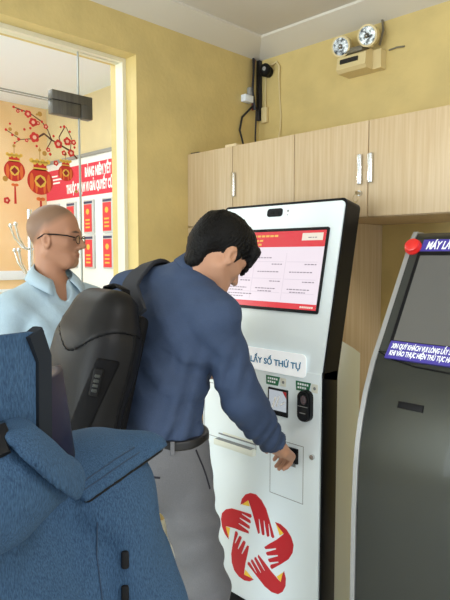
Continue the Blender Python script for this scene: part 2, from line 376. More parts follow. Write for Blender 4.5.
# ------------------------------------------------------------------ wall cabinets
YC = 2.05
edges = [-2.314, -1.981, -1.598, -1.226, -.85, -.47]
def handle(x, z0, z1, parent, y=YC-.018):
    B().box((x-.011, y-.014, z0), (x+.011, y, z1), .004).box((x-.002, y-.0155, z0+.003), (x+.006, y-.013, z1-.003)).build('handle', 'chrome', parent)
cabs = [('wall_cabinet', 'oak wall cabinet unit of two doors against the left wall', 0, 2), ('wall_cabinet', 'middle oak wall cabinet unit with paired handles and a hanging key', 2, 4), ('wall_cabinet', 'oak wall cabinet unit at the right edge of the photo', 4, 5)]
for nme, lab, i0, i1 in cabs:
    x0, x1 = edges[i0], edges[i1]
    t = thing(nme, lab, 'cabinet', ((x0+x1)/2, YC+.2, 1.655), 'oak wall cabinets in one row')
    B().box((x0, YC, 1.655), (x1, 2.598, 2.038)).build('carcass', 'wood_d', t)
    for k in range(i0, i1):
        d = B().box((edges[k]+.0015, YC-.018, 1.658), (edges[k+1]-.0015, YC-.001, 2.036), .0015).build('door', 'wood', t)
        if k in (1, 3): handle(edges[k]+.014, 1.79, 1.907, d)
        if k == 2: handle(edges[k+1]-.034, 1.787, 1.907, d)
        if k == 3: pass
        if k == 2:
            x = edges[3]-.034
            B().tube([(x, YC-.018, 1.752), (x, YC-.03, 1.752)], .011, 16).build('lock', 'chrome', d)
            B().box((x-.001, YC-.055, 1.745), (x+.001, YC-.03, 1.759)).tube([(x+.012*math.cos(a), YC-.052, 1.73+.016*math.sin(a)) for a in np.linspace(0, 2*math.pi, 17)], .0014, 6).box((x-.005, YC-.054, 1.685), (x+.003, YC-.052, 1.718), .0005).build('key', 'brass', d)
t = thing('tall_cabinet', 'oak floor cabinet standing under the wall cabinets behind the white kiosk', 'cabinet', (-1.9, 2.3, 0))
B().box((-2.314, YC+.001, .08), (-1.48, 2.598, 1.654)).build('carcass', 'wood', t)
for x0, x1 in ((-2.314, -1.981), (-1.981, -1.482)): B().box((x0+.0015, YC-.018, .085), (x1-.0015, YC, 1.65), .0015).build('door', 'wood', t)
B().box((-2.3, YC+.03, 0), (-1.49, 2.59, .08)).build('plinth', 'blackm', t)

# ------------------------------------------------------------------ white ticket kiosk
K = thing('kiosk', 'white self-service kiosk with black frame and lit touchscreen showing a red header', 'kiosk', (-1.5, 1.75, 0))
KX0, KX1, KY = -1.826, -1.184, 1.686
KF = ((0, 1.682, 1.071), (1, 0, 0), (0, .2115, .9774), (0, -.9774, .2115))        # leaning upper face
LF = ((0, 1.678, 0), (1, 0, 0), (0, 0, 1), (0, -1, 0))                              # upright lower face
def kf(n=0, F=KF): return (np.array(F[0])+np.array(F[3])*n, F[1], F[2], F[3])
b = B(); b.box((KX0, KY, .0), (KX1, KY+.093, 1.08), .004)
b.prism(rrect(KX0, -.012, KX1, .662, .022, corners=(1, 1, 0, 0)), KF, -.096, -.006); b.build('frame', 'black', K)
b = B(); b.box((KX0+.012, 1.678, .062), (KX1-.006, KY+.02, 1.073), .002)
b.prism(rrect(KX0+.012, -.003, KX1-.006, .650, .018, corners=(1, 1, 0, 0)), KF, -.03, 0); fp = b.build('front_panel', 'white', K)
B().box((KX0, KY-.012, 0), (KX1, KY+.02, .058), .003).build('plinth', 'blackm', K)
hp = [(1.78, 0), (1.78, 1.195), (1.893, 1.145), (1.94, 1.12), (1.94, 0)]
B().prism(hp, ((KX0+.02, 0, 0), (0, 1, 0), (0, 0, 1), (1, 0, 0)), 0, KX1-KX0-.026).build('housing', 'white2', K)
# touchscreen
sx0, sx1, st0, st1 = -1.757, -1.246, .226, .542
sc = B().prism(rrect(sx0-.006, st0-.008, sx1+.006, st1+.008, .008), KF, -.002, .006).build('touchscreen', 'black', K)
def onscr(name, u0, v0, u1, v1, m, lev=0): return B().prism([(u0, v0), (u1, v0), (u1, v1), (u0, v1)], KF, .006, .0064+.0003*lev).build(name, m, sc)
onscr('page', sx0+.004, st0+.004, sx1-.004, st1-.004, 's_bg')
onscr('header', sx0+.004, .474, sx1-.004, st1-.004, 's_red', 1)
onscr('footer', sx0+.004, st0+.004, sx1-.004, .252, 's_red', 1)
onscr('badge', -1.36, .499, -1.262, .528, 's_cream', 2)
b = B()
for (u0, v0, u1) in ((-1.73, .519, -1.48), (-1.73, .5, -1.60), (-1.73, .484, -1.61), (-1.60, .5, -1.555), (-1.605, .484, -1.565)):
    x = u0
    while x < u1: b.prism([(x, v0-.003), (x+.018, v0-.003), (x+.018, v0+.005), (x, v0+.005)], KF, .006, .0072); x += .023
b.build('header_text', 's_gold', sc)
b = B()
rng = np.random.RandomState(4)
for (u0, v0, u1) in ((-1.70, .43, -1.50), (-1.33, .51, -1.29)) + tuple((c+.02, v, c+.13) for v in (.373, .305) for c in (-1.745, -1.585, -1.42)) + tuple((c+.035, v-.011, c+.11) for v in (.305,) for c in (-1.745, -1.585, -1.42)) + ((-1.73, .279, -1.58), (-1.70, .268, -1.62)) + tuple((c+.09, v, c+.145) for v in (.404, .335) for c in (-1.745, -1.585, -1.42)):
    x = u0
    while x < u1-.004:
        l = rng.uniform(.006, .016); b.prism([(x, v0-.0018), (min(x+l, u1), v0-.0018), (min(x+l, u1), v0+.0022), (x, v0+.0022)], KF, .006, .0072); x += l+.004
b.build('page_text', 's_txt', sc)
b = B()
for v in (.414, .345, .29):
    for c in (-1.745, -1.585, -1.42): b.prism([(c, v-.0008), (c+.15, v-.0008), (c+.15, v+.0008), (c, v+.0008)], KF, .006, .0069)
for c in (-1.59, -1.425):
    b.prism([(c, .26), (c+.0015, .26), (c+.0015, .45), (c, .45)], KF, .006, .0069)
b.build('page_rules', 's_lin', sc)
b = B()
for k in range(7): b.prism([(-1.325+k*.009, .236), (-1.319+k*.009, .236), (-1.319+k*.009, .243), (-1.325+k*.009, .243)], KF, .006, .0072)
b.build('footer_text', 's_cream', sc)
# camera window above the screen
cw = B().prism(rrect(-1.563, .603, -1.482, .637, .012), KF, -.001, .003).build('camera_window', 'black', K)
B().prism(circ(-1.535, .62, .009), KF, .003, .0045).prism(circ(-1.507, .62, .009), KF, .003, .0045).build('lens', 'blackm', cw)
B().prism(circ(-1.455, .624, .0045, 10), KF, -.001, .001).prism(circ(-1.455, .608, .0025, 8), KF, -.001, .001).build('sensor', 'gline', K)
# name plate
lp = B().prism(rrect(-1.665, 1.05, -1.255, 1.137, .018), LF, -.001, .003).build('name_plate', 'plate', K)
text('lettering', 'KIOSK LẤY SỐ THỨ TỰ', .033, 'blue_t', ((-1.638, 1.675, 1.079), (1, 0, 0), (0, 0, 1), (0, -1, 0)), lp, bold=.0007, width=.361)
# document scanner, fingerprint pod, stickers
sc2 = B().prism(rrect(-1.436, .885, -1.338, .99, .002), LF, -.001, .004).build('scanner_window', 'black', K)
B().prism([(-1.43, .904), (-1.344, .904), (-1.344, .982), (-1.43, .982)], LF, .004, .0046).build('picture', emat('scanner_glow', (196, 204, 212), .45), sc2)
B().prism([(-1.415, .915), (-1.406, .912), (-1.392, .955), (-1.399, .958)], LF, .004, .0052).prism([(-1.395, .92), (-1.388, .918), (-1.376, .962), (-1.382, .964)], LF, .004, .0052).prism([(-1.372, .925), (-1.35, .94), (-1.352, .946), (-1.374, .931)], LF, .004, .0052).build('hand_print', 'paper', sc2)
B().prism([(-1.362, .982), (-1.344, .982), (-1.344, .958)], LF, .004, .0053).prism([(-1.43, .904), (-1.43, .93), (-1.42, .916)], LF, .004, .0053).build('corner_flash', 'logo_r', sc2)
pod = B()
for k, (dz, n1) in enumerate(((0, .02), (.003, .028))):
    pod.prism(rrect(-1.277+dz, .892+dz, -1.221-dz, 1.008-dz, .025-dz), LF, -.001, n1)
pod = pod.build('fingerprint_reader', 'black', K)
B().prism(circ(-1.245, .975, .013, 20, .017), LF, .028, .029).build('sensor_pad', mat('sensor_glass', (70, 50, 56), .15), pod)
B().prism([(-1.272, .949), (-1.226, .949), (-1.226, .951), (-1.272, .951)], LF, .028, .0286).prism([(-1.262, .924), (-1.236, .924), (-1.236, .927), (-1.262, .927)], LF, .028, .0286).build('marking', 'grey', pod)
for sx, nm in ((-1.447, 'QUÉT MÃ'), (-1.3, 'QUÉT VÂN')):
    s = B().prism([(sx, 1.0), (sx+.058, 1.0), (sx+.068, 1.035), (sx-.002, 1.035)], LF, -.001, .001).build('green_sticker', 'green', K)
    b = B()
    for r_, z in ((5, 1.021), (4, 1.008)):
        for k in range(r_): b.prism([(sx+.007+k*.0105, z), (sx+.0145+k*.0105, z), (sx+.0145+k*.0105, z+.0075), (sx+.007+k*.0105, z+.0075)], LF, .001, .0016)
    b.build('sticker_text', 'labelw', s)
    B().prism([(sx+.07, 1.002), (sx+.098, 1.002), (sx+.098, 1.034), (sx+.07, 1.034)], LF, -.001, .0006).build('icon_sticker', 'white2', K)
    B().prism(circ(sx+.084, 1.018, .006, 10), LF, 0, .0012).build('icon', 'gline', K)
# card reader, lower hatch, lock
cr = B().box((-1.345, 1.67, .716), (-1.287, 1.682, .774), .002).build('card_reader', 'black', K)
B().box((-1.335, 1.668, .742), (-1.297, 1.6705, .747)).build('card_slot', 'blackm', cr)
B().prism([(-1.34, .70), (-1.30, .70), (-1.30, .713), (-1.34, .713)], LF, -.001, .0008).build('reader_icon', 'gline', K)
def outline(name, x0, z0, x1, z1, wd=.0022):
    b = B()
    for (a, c, d, e) in ((x0, z0, x1, z0+wd), (x0, z1-wd, x1, z1), (x0, z0, x0+wd, z1), (x1-wd, z0, x1, z1)): b.prism([(a, c), (d, c), (d, e), (a, e)], LF, -.001, .0006)
    return b.build(name, 'gline', K)
outline('hatch_seam', -1.427, .567, -1.263, .79)
B().tube([(-1.22, 1.68, .762), (-1.22, 1.668, .762)], .0095, 18).build('lock', 'chrome', K)
# printer door and paper tray at the left of the panel
outline('printer_door_seam', -1.806, .72, -1.50, .955)
tr = B().box((-1.725, 1.655, .695), (-1.5, 1.679, .722), .003).prism([(-1.69, .74), (-1.5, .74), (-1.5, .752), (-1.69, .752)], LF, -.001, .001).build('ticket_tray', 'white2', K)
B().box((-1.715, 1.656, .7215), (-1.51, 1.6782, .7235)).prism([(-1.715, .738), (-1.5, .738), (-1.5, .744), (-1.715, .744)], LF, -.001, .002).build('tray_slot', 'gline', tr)
# five-hand star emblem
hand = [(-.086, .135), (-.078, .162), (-.058, .187), (-.03, .202), (0, .205), (.03, .19), (.055, .162), (.075, .118), (.099, .060), (.091, .053), (.082, .058), (.071, .105), (.067, .104), (.073, .056), (.066, .05), (.06, .051), (.046, .11), (.042, .109), (.047, .052), (.04, .047), (.034, .049), (.02, .108), (.016, .107), (.022, .05), (.014, .044), (-.001, .078), (-.017, .12), (-.033, .152), (-.041, .167), (-.061, .15)]
yel = [(-.078, .138), (-.043, .167), (-.034, .144)]
def rot(p, a, s=1): return [(-1.50+s*(x*math.cos(a)-y*math.sin(a)), .33+s*(x*math.sin(a)+y*math.cos(a))) for x, y in p]
for k in range(5):
    a = -math.radians(72*k); e1 = B().prism(rot(hand, a), LF, -.001, .0012).build('emblem_hand', 'logo_r', K); B().prism(rot(yel, a), LF, -.001, .0014).build('cuff', 'logo_y', e1)

# ------------------------------------------------------------------ grey kiosk at the right
G = thing('kiosk', 'dark grey metal ticket kiosk with slanted switched-off screen and indigo stickers', 'kiosk', (-.69, 1.73, 0))
GX0, GX1 = -.935, -.41
front = [(1.52, 0), (1.521, .70), (1.527, .84), (1.536, .92), (1.552, .99), (1.577, 1.07), (1.62, 1.165), (1.862, 1.555)]
def gprof(off):
    return [(y-off, z) for y, z in front]+[(1.885-off*.3, 1.578+off), (1.93, 1.575+off), (1.95, 1.55), (1.95, 0)]
GFr = ((0, 0, 0), (0, 1, 0), (0, 0, 1), (1, 0, 0))
B().prism(gprof(0), GFr, GX0, GX1).build('body', 'steel', G, 50)
B().prism(gprof(.006), GFr, GX0-.016, GX0).build('side_cheek', 'steel_l', G, 50)
B().prism(gprof(.006), GFr, GX1, GX1+.016).build('side_cheek', 'steel_l', G, 50)
gu = nrm((0, .242, .39)); GF = ((0, 1.62, 1.165), (1, 0, 0), tuple(gu), (0, -gu[2], gu[1]))
B().prism(rrect(GX0, .035, GX1, .457, .004), GF, -.004, .004).build('screen_surround', 'steel_d', G)
sb = B().prism(rrect(-.905, .064, -.44, .406, .004), GF, 0, .008).build('screen_bezel', 'black', G)
B().prism(rrect(-.893, .075, -.452, .391, .002), GF, .008, .0085).build('screen', 'scr_off', sb)
l1 = B().prism([(-.902, .41), (-.47, .41), (-.47, .456), (-.898, .456)], GF, 0, .0055).build('title_sticker', 'violet', G)
text('lettering', 'MÁY LẤY SỐ TỰ ĐỘNG', (.042), 'labelw', tuple([np.array(GF[0])+np.array(GF[2])*.418+np.array(GF[3])*.0056+V3(-.882, 0, 0)])+GF[1:], l1, shear=.25, bold=.001, width=.245)
l2 = B().prism([(-.906, .012), (-.47, .012), (-.47, .072), (-.9, .072)], GF, 0, .0095).build('notice_sticker', 'violet', G)
for s_, v in (('XIN QUÝ KHÁCH VUI LÒNG LẤY SỐ TRƯỚC', .047), ('KHI VÀO THỰC HIỆN THỦ TỤC HÀNH CHÍNH', .023)):
    text('lettering', s_, .0235, 'labelw', tuple([np.array(GF[0])+np.array(GF[2])*v+np.array(GF[3])*.0096+V3(-.893, 0, 0)])+GF[1:], l2, shear=.2, bold=.0006, width=.245 if s_[0] == 'X' else .262)
pts = [(-.935, .033), (-.88, .012), (-.80, -.002), (-.70, -.006), (-.6, -.004), (-.5, .01), (-.41, .03)]
B().tube([np.array(GF[0])+V3(x, 0, 0)+gu*v+np.array(GF[3])*.002 for x, v in pts], .0025, 6).build('panel_seam', 'blackm', G)
nv = nrm((0, -.08, .03)); uv = nrm((0, .03, .08))
B().obox(np.array((-.789, 1.5703, 1.052)), (1, 0, 0), uv, nv, (.08, .021, .006), .001).build('ticket_slot', 'blackm', G)
btn = B(); c0 = np.array(GF[0])+V3(-.928, 0, 0)+gu*.425; nn = np.array(GF[3])
btn.tube([c0+nn*-.002, c0+nn*.012], .029, 24).tube([c0+nn*.012, c0+nn*.024, c0+nn*.028], [.027, .0245, .018], 24).build('call_button', 'red', G)

# ------------------------------------------------------------------ emergency light, sounder, cables in the corner
E = thing('emergency_light', 'ivory twin-head emergency light fixed high on the yellow wall', 'emergency light', (-1.6, 2.55, 2.44))
ex0, ex1 = -1.690, -1.525
B().prism([(2.6, 2.415), (2.6, 2.51), (2.53, 2.51), (2.49, 2.49), (2.482, 2.43), (2.50, 2.415)], GFr, ex0, ex1).build('body', 'ivory', E)
B().prism([(2.6, 2.4151), (2.6, 2.505), (2.55, 2.505), (2.55, 2.4151)], GFr, ex1, ex1+.045).build('side_box', 'ivory', E)
B().obox((-1.618, 2.484, 2.465), (1, 0, 0), (0, .12, 1), (0, -1, .12), (.10, .02, .01)).build('label_window', 'darkgap', E)
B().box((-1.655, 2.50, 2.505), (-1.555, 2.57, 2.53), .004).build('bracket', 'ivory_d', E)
for x, z in ((-1.672, 2.548), (-1.522, 2.562)):
    n = nrm((.1, -.9, -.25)); c = V3(x, 2.50, z)
    h = B().tube([c-n*.055, c-n*.03, c, c+n*.012], [.028, .046, .051, .051], 22).tube([c-n*.02, V3(x, 2.53, 2.515)], .012, 10).build('lamp_head', 'ivory', E)
    B().tube([c+n*.010, c+n*.0135], [.042, .042], 22).sph(c+n*.014, (.012, .012, .012), 10).build('lens', 'lens', h)
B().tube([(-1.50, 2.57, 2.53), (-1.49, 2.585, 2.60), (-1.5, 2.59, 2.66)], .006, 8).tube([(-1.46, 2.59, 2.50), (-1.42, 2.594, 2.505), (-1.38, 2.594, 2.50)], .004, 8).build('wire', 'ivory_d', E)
S_ = thing('alarm_sounder', 'small round black sounder on the wall beside the corner cables', 'alarm', (-2.235, 2.55, 2.57))
B().tube([(-2.235, 2.6, 2.567), (-2.225, 2.55, 2.567), (-2.222, 2.54, 2.567)], [.03, .034, .028], 24).build('body', 'blackm', S_)
B().sph((-2.222, 2.548, 2.567), (.037, .03, .037), 20).build('dome', 'blackm', S_); B().tube([(-2.208, 2.5225, 2.567), (-2.2075, 2.5205, 2.567)], [.012, .009], 16).build('cone', 'grey', S_)
B().tube([(-2.21, 2.585, 2.60), (-2.17, 2.59, 2.61), (-2.15, 2.59, 2.58), (-2.155, 2.59, 2.52)], .006, 8).build('mount', 'ivory', S_)
t = thing('cable_bundle', 'bundle of black cables running down the corner above the cabinets', 'cables', (-2.29, 2.55, 2.04))
B().box((-2.313, 2.573, 2.30), (-2.288, 2.599, 2.645), .002).build('conduit', 'cable', t)
for j, (dx, m_) in enumerate(((.012, 'cable'), (.0, 'redcable'), (.02, 'cable'))):
    B().tube([(-2.305+dx*.4, 2.55-dx, 2.645), (-2.30+dx, 2.535-dx, 2.55), (-2.303+dx, 2.53-dx, 2.46), (-2.30+dx, 2.53, 2.35)], .0065, 8).build('cable', m_, t)
B().tube([(-2.29, 2.53, 2.38), (-2.31, 2.45, 2.30), (-2.30, 2.42, 2.22), (-2.27, 2.42, 2.13), (-2.2, 2.42, 2.045)], .006, 8).build('cable', 'cable', t)
B().tube([(-2.28, 2.54, 2.35), (-2.27, 2.52, 2.2), (-2.25, 2.5, 2.06)], .005, 8).build('cable', 'cable', t)
t = thing('power_adapter', 'white and grey plug adapter hanging on the corner cables', 'adapter', (-2.29, 2.52, 2.40))
B().box((-2.31, 2.49, 2.43), (-2.285, 2.525, 2.475), .004).build('plug', 'grey', t)
B().box((-2.312, 2.44, 2.385), (-2.275, 2.51, 2.425), .004).build('body', 'ceil_far', t)
t = thing('junction_box', 'small ivory junction box on the yellow wall beside the cables', 'junction box', (-2.26, 2.59, 2.29))
B().box((-2.275, 2.575, 2.28), (-2.235, 2.6, 2.37), .004).build('body', 'ivory', t)
B().tube([(-2.255, 2.59, 2.37), (-2.255, 2.595, 2.55)], .004, 6).build('wire', 'ivory', t)
t = thing('thin_wire', 'thin pale wire hanging down the wall to a forked black end', 'wire', (-2.13, 2.59, 2.1))
B().tube([(-2.155, 2.59, 2.55), (-2.15, 2.595, 2.40), (-2.14, 2.595, 2.3), (-2.142, 2.59, 2.22), (-2.135, 2.55, 2.12)], .0045, 6).build('lead', 'ivory', t)
B().tube([(-2.135, 2.55, 2.13), (-2.17, 2.5, 2.05)], .005, 6).tube([(-2.135, 2.55, 2.13), (-2.09, 2.5, 2.05)], .005, 6).build('fork', 'cable', t)
t = B().box((-2.06, 2.06, 2.039), (-1.985, 2.15, 2.055), .002).build('paper_packet', 'paper'); tag(t, 'small cream paper packet lying on top of the wall cabinets', 'paper')
M['paper2'] = mat('cream_paper', (222, 202, 160), .7); t.data.materials[0] = M['paper2']
tag(B().box((-2.31, 2.052, 2.0385), (-2.25, 2.10, 2.046), .001).build('black_clip', 'blackm'), 'small black flat strip on the cabinet top at its left end', 'strip')
# carton on the floor between the kiosks
t = thing('carton', 'white carton with black printing on the floor between the two kiosks', 'box', (-1.30, 2.25, 0))
B().box((-1.475, 2.08, 0), (-1.20, 2.45, .16), .003).build('body', 'carton', t)
b = B()
for k in range(7): b.obox((-1.445+k*.036, 2.0795, .09+.012*(k % 2)), nrm((1, 0, .9 if k % 2 else -.9)), (0, 1, 0), nrm((-.9 if k % 2 else .9, 0, 1)), (.045, .001, .011))
for k in range(9): b.box((-1.455+k*.027, 2.0785, .035), (-1.438+k*.027, 2.0800, .055))
b.build('printing', 'blackm', t)

# ------------------------------------------------------------------ side room behind the glass: notice board, leaflets, coat stand
N = thing('notice_board', 'large white notice board with a crimson title banner on the far wall behind glass', 'notice board', (-4.1, 2.57, 1.2))
NF = ((0, 2.58, 0), (1, 0, 0), (0, 0, 1), (0, -1, 0))
B().box((-4.895, 2.58, 1.2), (-2.9, 2.6, 2.32), .003).build('panel', 'paper', N)
bn = B().prism([(-4.89, 2.0), (-2.92, 2.0), (-2.92, 2.262), (-4.89, 2.262)], NF, 0, .003).build('banner', 'banner', N)
text('lettering', 'BẢNG NIÊM YẾT', .105, 'labelw', ((-4.225, 2.577, 2.158), (1, 0, 0), (0, 0, 1), (0, -1, 0)), bn, bold=.005, width=.385)
text('lettering', 'THUỘC PHẠM VI GIẢI QUYẾT CỦA', .10, 'labelw', ((-4.53, 2.577, 2.042), (1, 0, 0), (0, 0, 1), (0, -1, 0)), bn, bold=.005, width=.745)
b = B()
for k, (z, l) in enumerate(((2.2, .16), (2.17, .24), (2.14, .2))): b.prism([(-4.84, z), (-4.84+l, z), (-4.84+l, z+.014), (-4.84, z+.014)], NF, .003, .004)
b.build('small_print', 'labelw', bn)
B().box((-4.895, 2.56, 2.32), (-2.9, 2.6, 2.345), .002).build('top_rail', 'grey', N)
first = None; n_ = 0
rows = ('top row', 'second row', 'lowest row')
for r_, z in enumerate((1.70, 1.41)):
    for c_, x in enumerate((-4.78, -4.50, -4.22, -3.94, -3.66)):
        lab = 'red leaflet holder in the %s of the notice board, %s from its left end' % (rows[r_], ('first', 'second', 'third', 'fourth', 'fifth', 'sixth')[c_])
        if first is None:
            first = t = thing('leaflet_holder', lab, 'leaflet', (x, 2.575, z), 'red leaflet holders on the notice board')
            B().box((x-.01, 2.560, z-.012), (x+.135, 2.578, z+.262), .002).build('sleeve', mat('clear_sleeve', (206, 206, 206), .2), t)
            B().box((x, 2.556, z), (x+.115, 2.5605, z+.225), .001).build('leaflet', 'leaf_r', t)
            B().box((x, 2.5565, z+.232), (x+.12, 2.5605, z+.25)).build('title', 'leaf_b', t)
            b = B().prism(circ(x+.058, z+.165, .024, 10), NF, .02, .025)
            for k in range(3): b.box((x+.025, 2.555, z+.03+k*.03), (x+.09, 2.556, z+.043+k*.03))
            b.build('print', 'gold', t)
        else:
            t = copy_tree(first, (x+4.78, 0, z-1.70)); t['label'] = lab
# a conduit bracket in the side room's ceiling corner
T = thing('coat_stand', 'chrome coat stand with curved hooks behind the glass and the bald man', 'coat stand', (-3.29, 1.62, 0))
cx, cy = -3.29, 1.62
B().tube([(cx, cy, .02), (cx, cy, 1.78)], .016, 12).build('pole', 'chrome', T)
B().tube([(cx, cy, 0), (cx, cy, .025)], .17, 24).build('base', 'chrome', T)
for a in range(4):
    for z, r_ in ((1.54, .11), (1.39, .09)):
        ux, uy = math.cos(a*math.pi/2+.5-math.pi/2), math.sin(a*math.pi/2+.5-math.pi/2)
        hk = B().tube([(cx+ux*.01, cy+uy*.01, z), (cx+ux*r_*.5, cy+uy*r_*.5, z+.01), (cx+ux*r_, cy+uy*r_, z+.07), (cx+ux*r_*1.25, cy+uy*r_*1.25, z+.14)], .007, 8)
        hk.sph((cx+ux*r_*1.25, cy+uy*r_*1.25, z+.145), .014, 10).build('hook', 'chrome', T)

# ------------------------------------------------------------------ new-year stickers on the glass door
DF = ((XG+.0052, 0, 0), (0, 1, 0), (0, 0, 1), (1, 0, 0))
def dpoly(b, poly, lev): b.prism(poly, DF, 0, .0004+.0003*lev)
def lantern(cy, cz, s, label, tassel=True):
    t = thing('lantern_sticker', label, 'sticker', (XG+.005, cy, cz), 'lantern stickers on the glass door')
    b = B(); dpoly(b, circ(cy, cz, .052*s, 28, .050*s), 0); dpoly(b, rrect(cy-.026*s, cz+.04*s, cy+.026*s, cz+.066*s, .006*s), 0); body = b.build('pouch', 'lred', t)
    b = B()
    for k in (-1, 1): dpoly(b, circ(cy+k*.034*s, cz-.005*s, .008*s, 12, .034*s), 1); dpoly(b, circ(cy+k*.016*s, cz-.02*s, .005*s, 12, .026*s), 1)
    b.build('fold', 'orange', body)
    b = B(); dpoly(b, circ(cy, cz, .024*s, 8, .024*s), 2); b.build('roundel', 'gold', body)
    b = B(); dpoly(b, [(cy, cz+.018*s), (cy+.018*s, cz), (cy, cz-.018*s), (cy-.018*s, cz)], 3); b.build('diamond', 'lred_d', body)
    b = B()
    for k in range(-3, 4): dpoly(b, circ(cy+k*.011*s, cz+.068*s+.006*s*(abs(k) % 2), .0088*s, 10), 2)
    dpoly(b, rrect(cy-.03*s, cz+.044*s, cy+.03*s, cz+.05*s, .002*s), 2); b.build('ruffle', 'gold', body)
    b = B(); dpoly(b, rrect(cy-.0015, cz+.08*s, cy+.0015, cz+.125*s, .0005), 0); dpoly(b, circ(cy, cz+.115*s, .007, 8), 1); b.build('cord', 'gold_d', t)
    if tassel:
        b = B(); dpoly(b, circ(cy-.008*s, cz-.066*s, .010*s, 10, .007*s), 1); dpoly(b, circ(cy+.008*s, cz-.066*s, .010*s, 10, .007*s), 1); b.build('knot', 'orange', t)
        b = B(); dpoly(b, [(cy-.004*s, cz-.072*s), (cy+.004*s, cz-.072*s), (cy+.006*s, cz-.155*s), (cy-.006*s, cz-.155*s)], 0); b.build('tassel', 'lred', t)
lantern(1.131, 1.87, .92, 'leftmost red lantern sticker on the glass door, with a straight tassel')
lantern(1.250, 1.835, 1.2, 'largest lantern sticker on the glass door, directly above the bald man')
lantern(1.378, 1.885, .75, 'small lantern sticker in front of the crimson banner', False)
pb = thing('plum_blossom_sticker', 'red plum blossom branch sticker across the glass door above the lanterns', 'sticker', (XG+.005, 1.28, 2.0))
def gp(px, pz): return (1.079+px*(1.384-1.079)/66., 1.989+(150-pz)*.00462)   # sticker's own grid: 66 wide
def twig(b, pts, r):
    for (a, c) in zip(pts, pts[1:]):
        a = gp(*a); c = gp(*c); d = nrm((c[0]-a[0], c[1]-a[1])); n = (-d[1]*r, d[0]*r)
        dpoly(b, [(a[0]+n[0], a[1]+n[1]), (c[0]+n[0]*.8, c[1]+n[1]*.8), (c[0]-n[0]*.8, c[1]-n[1]*.8), (a[0]-n[0], a[1]-n[1])], 0)
b = B()
twig(b, [(78, 157), (70, 150), (60, 146), (50, 142), (42, 137), (35, 142), (28, 144)], .0045)
twig(b, [(60, 146), (58, 138), (64, 128)], .0028); twig(b, [(50, 142), (46, 133), (40, 126), (28, 120), (12, 117)], .0028); twig(b, [(28, 144), (18, 146), (4, 139)], .002); twig(b, [(70, 150), (72, 138), (66, 127)], .002); twig(b, [(50, 142), (44, 152)], .0025); twig(b, [(18, 146), (12, 150)], .0016)
b.build('branch', 'brown', pb)
flowers = [(26, 121, .016), (31, 128, .019), (32, 142, .022), (57, 145, .02), (67, 141, .019), (71, 152, .017), (44, 130, .011), (63, 153, .012), (74, 141, .013), (54, 164, .012), (46, 152, .010), (36, 128, .009), (16, 120, .008), (24, 146, .008)]
for (px, pz, r_) in flowers:
    y, z = gp(px, pz); b = B()
    for k in range(5): dpoly(b, circ(y+r_*.55*math.cos(k*1.2566+px), z+r_*.55*math.sin(k*1.2566+px), r_*.52, 12), 1+.2*(k % 2))
    f_ = b.build('blossom', 'blossom', pb)
    b = B(); dpoly(b, circ(y, z, r_*.42, 10), 3); b.build('eye', 'pink', f_)
for px, pz, r_ in ((12, 117, .006), (20, 119, .006), (4, 139, .006), (10, 143, .006), (16, 146, .007), (12, 150, .005), (22, 136, .006), (64, 127, .007), (70, 131, .006), (40, 126, .006), (48, 156, .007), (28, 134, .006), (60, 128, .005), (8, 133, .005), (34, 150, .006), (75, 146, .006), (52, 138, .006)):
    y, z = gp(px, pz); b = B(); dpoly(b, circ(y, z, r_, 8), 1); b.build('bud', 'blossom', pb)
for px, pz, r_ in ((38, 119, .011), (42, 156, .011), (2, 184, .012), (8, 138, .008), (35, 120, .005), (14, 141, .009), (76, 190, .008)):
    y, z = gp(px, pz); b = B(); dpoly(b, circ(y, z, r_, 10), 1); b.build('coin', 'gold_d', pb)
tag(pb, pb['label'], 'sticker')
for (px, pz, lab) in ((3, 204, 'small red blossom sticker low on the glass door beside the coat stand'),):
    y, z = gp(px, pz); t = thing('blossom_sticker', lab, 'sticker', (XG+.005, y, z)); b = B()
    for k in range(5): dpoly(b, circ(y+.008*math.cos(k*1.2566), z+.008*math.sin(k*1.2566), .0075, 10), 1+.2*(k % 2))
    b.build('petals', 'blossom', t); b = B(); dpoly(b, circ(y, z, .005, 8), 3); b.build('eye', 'pink', t)
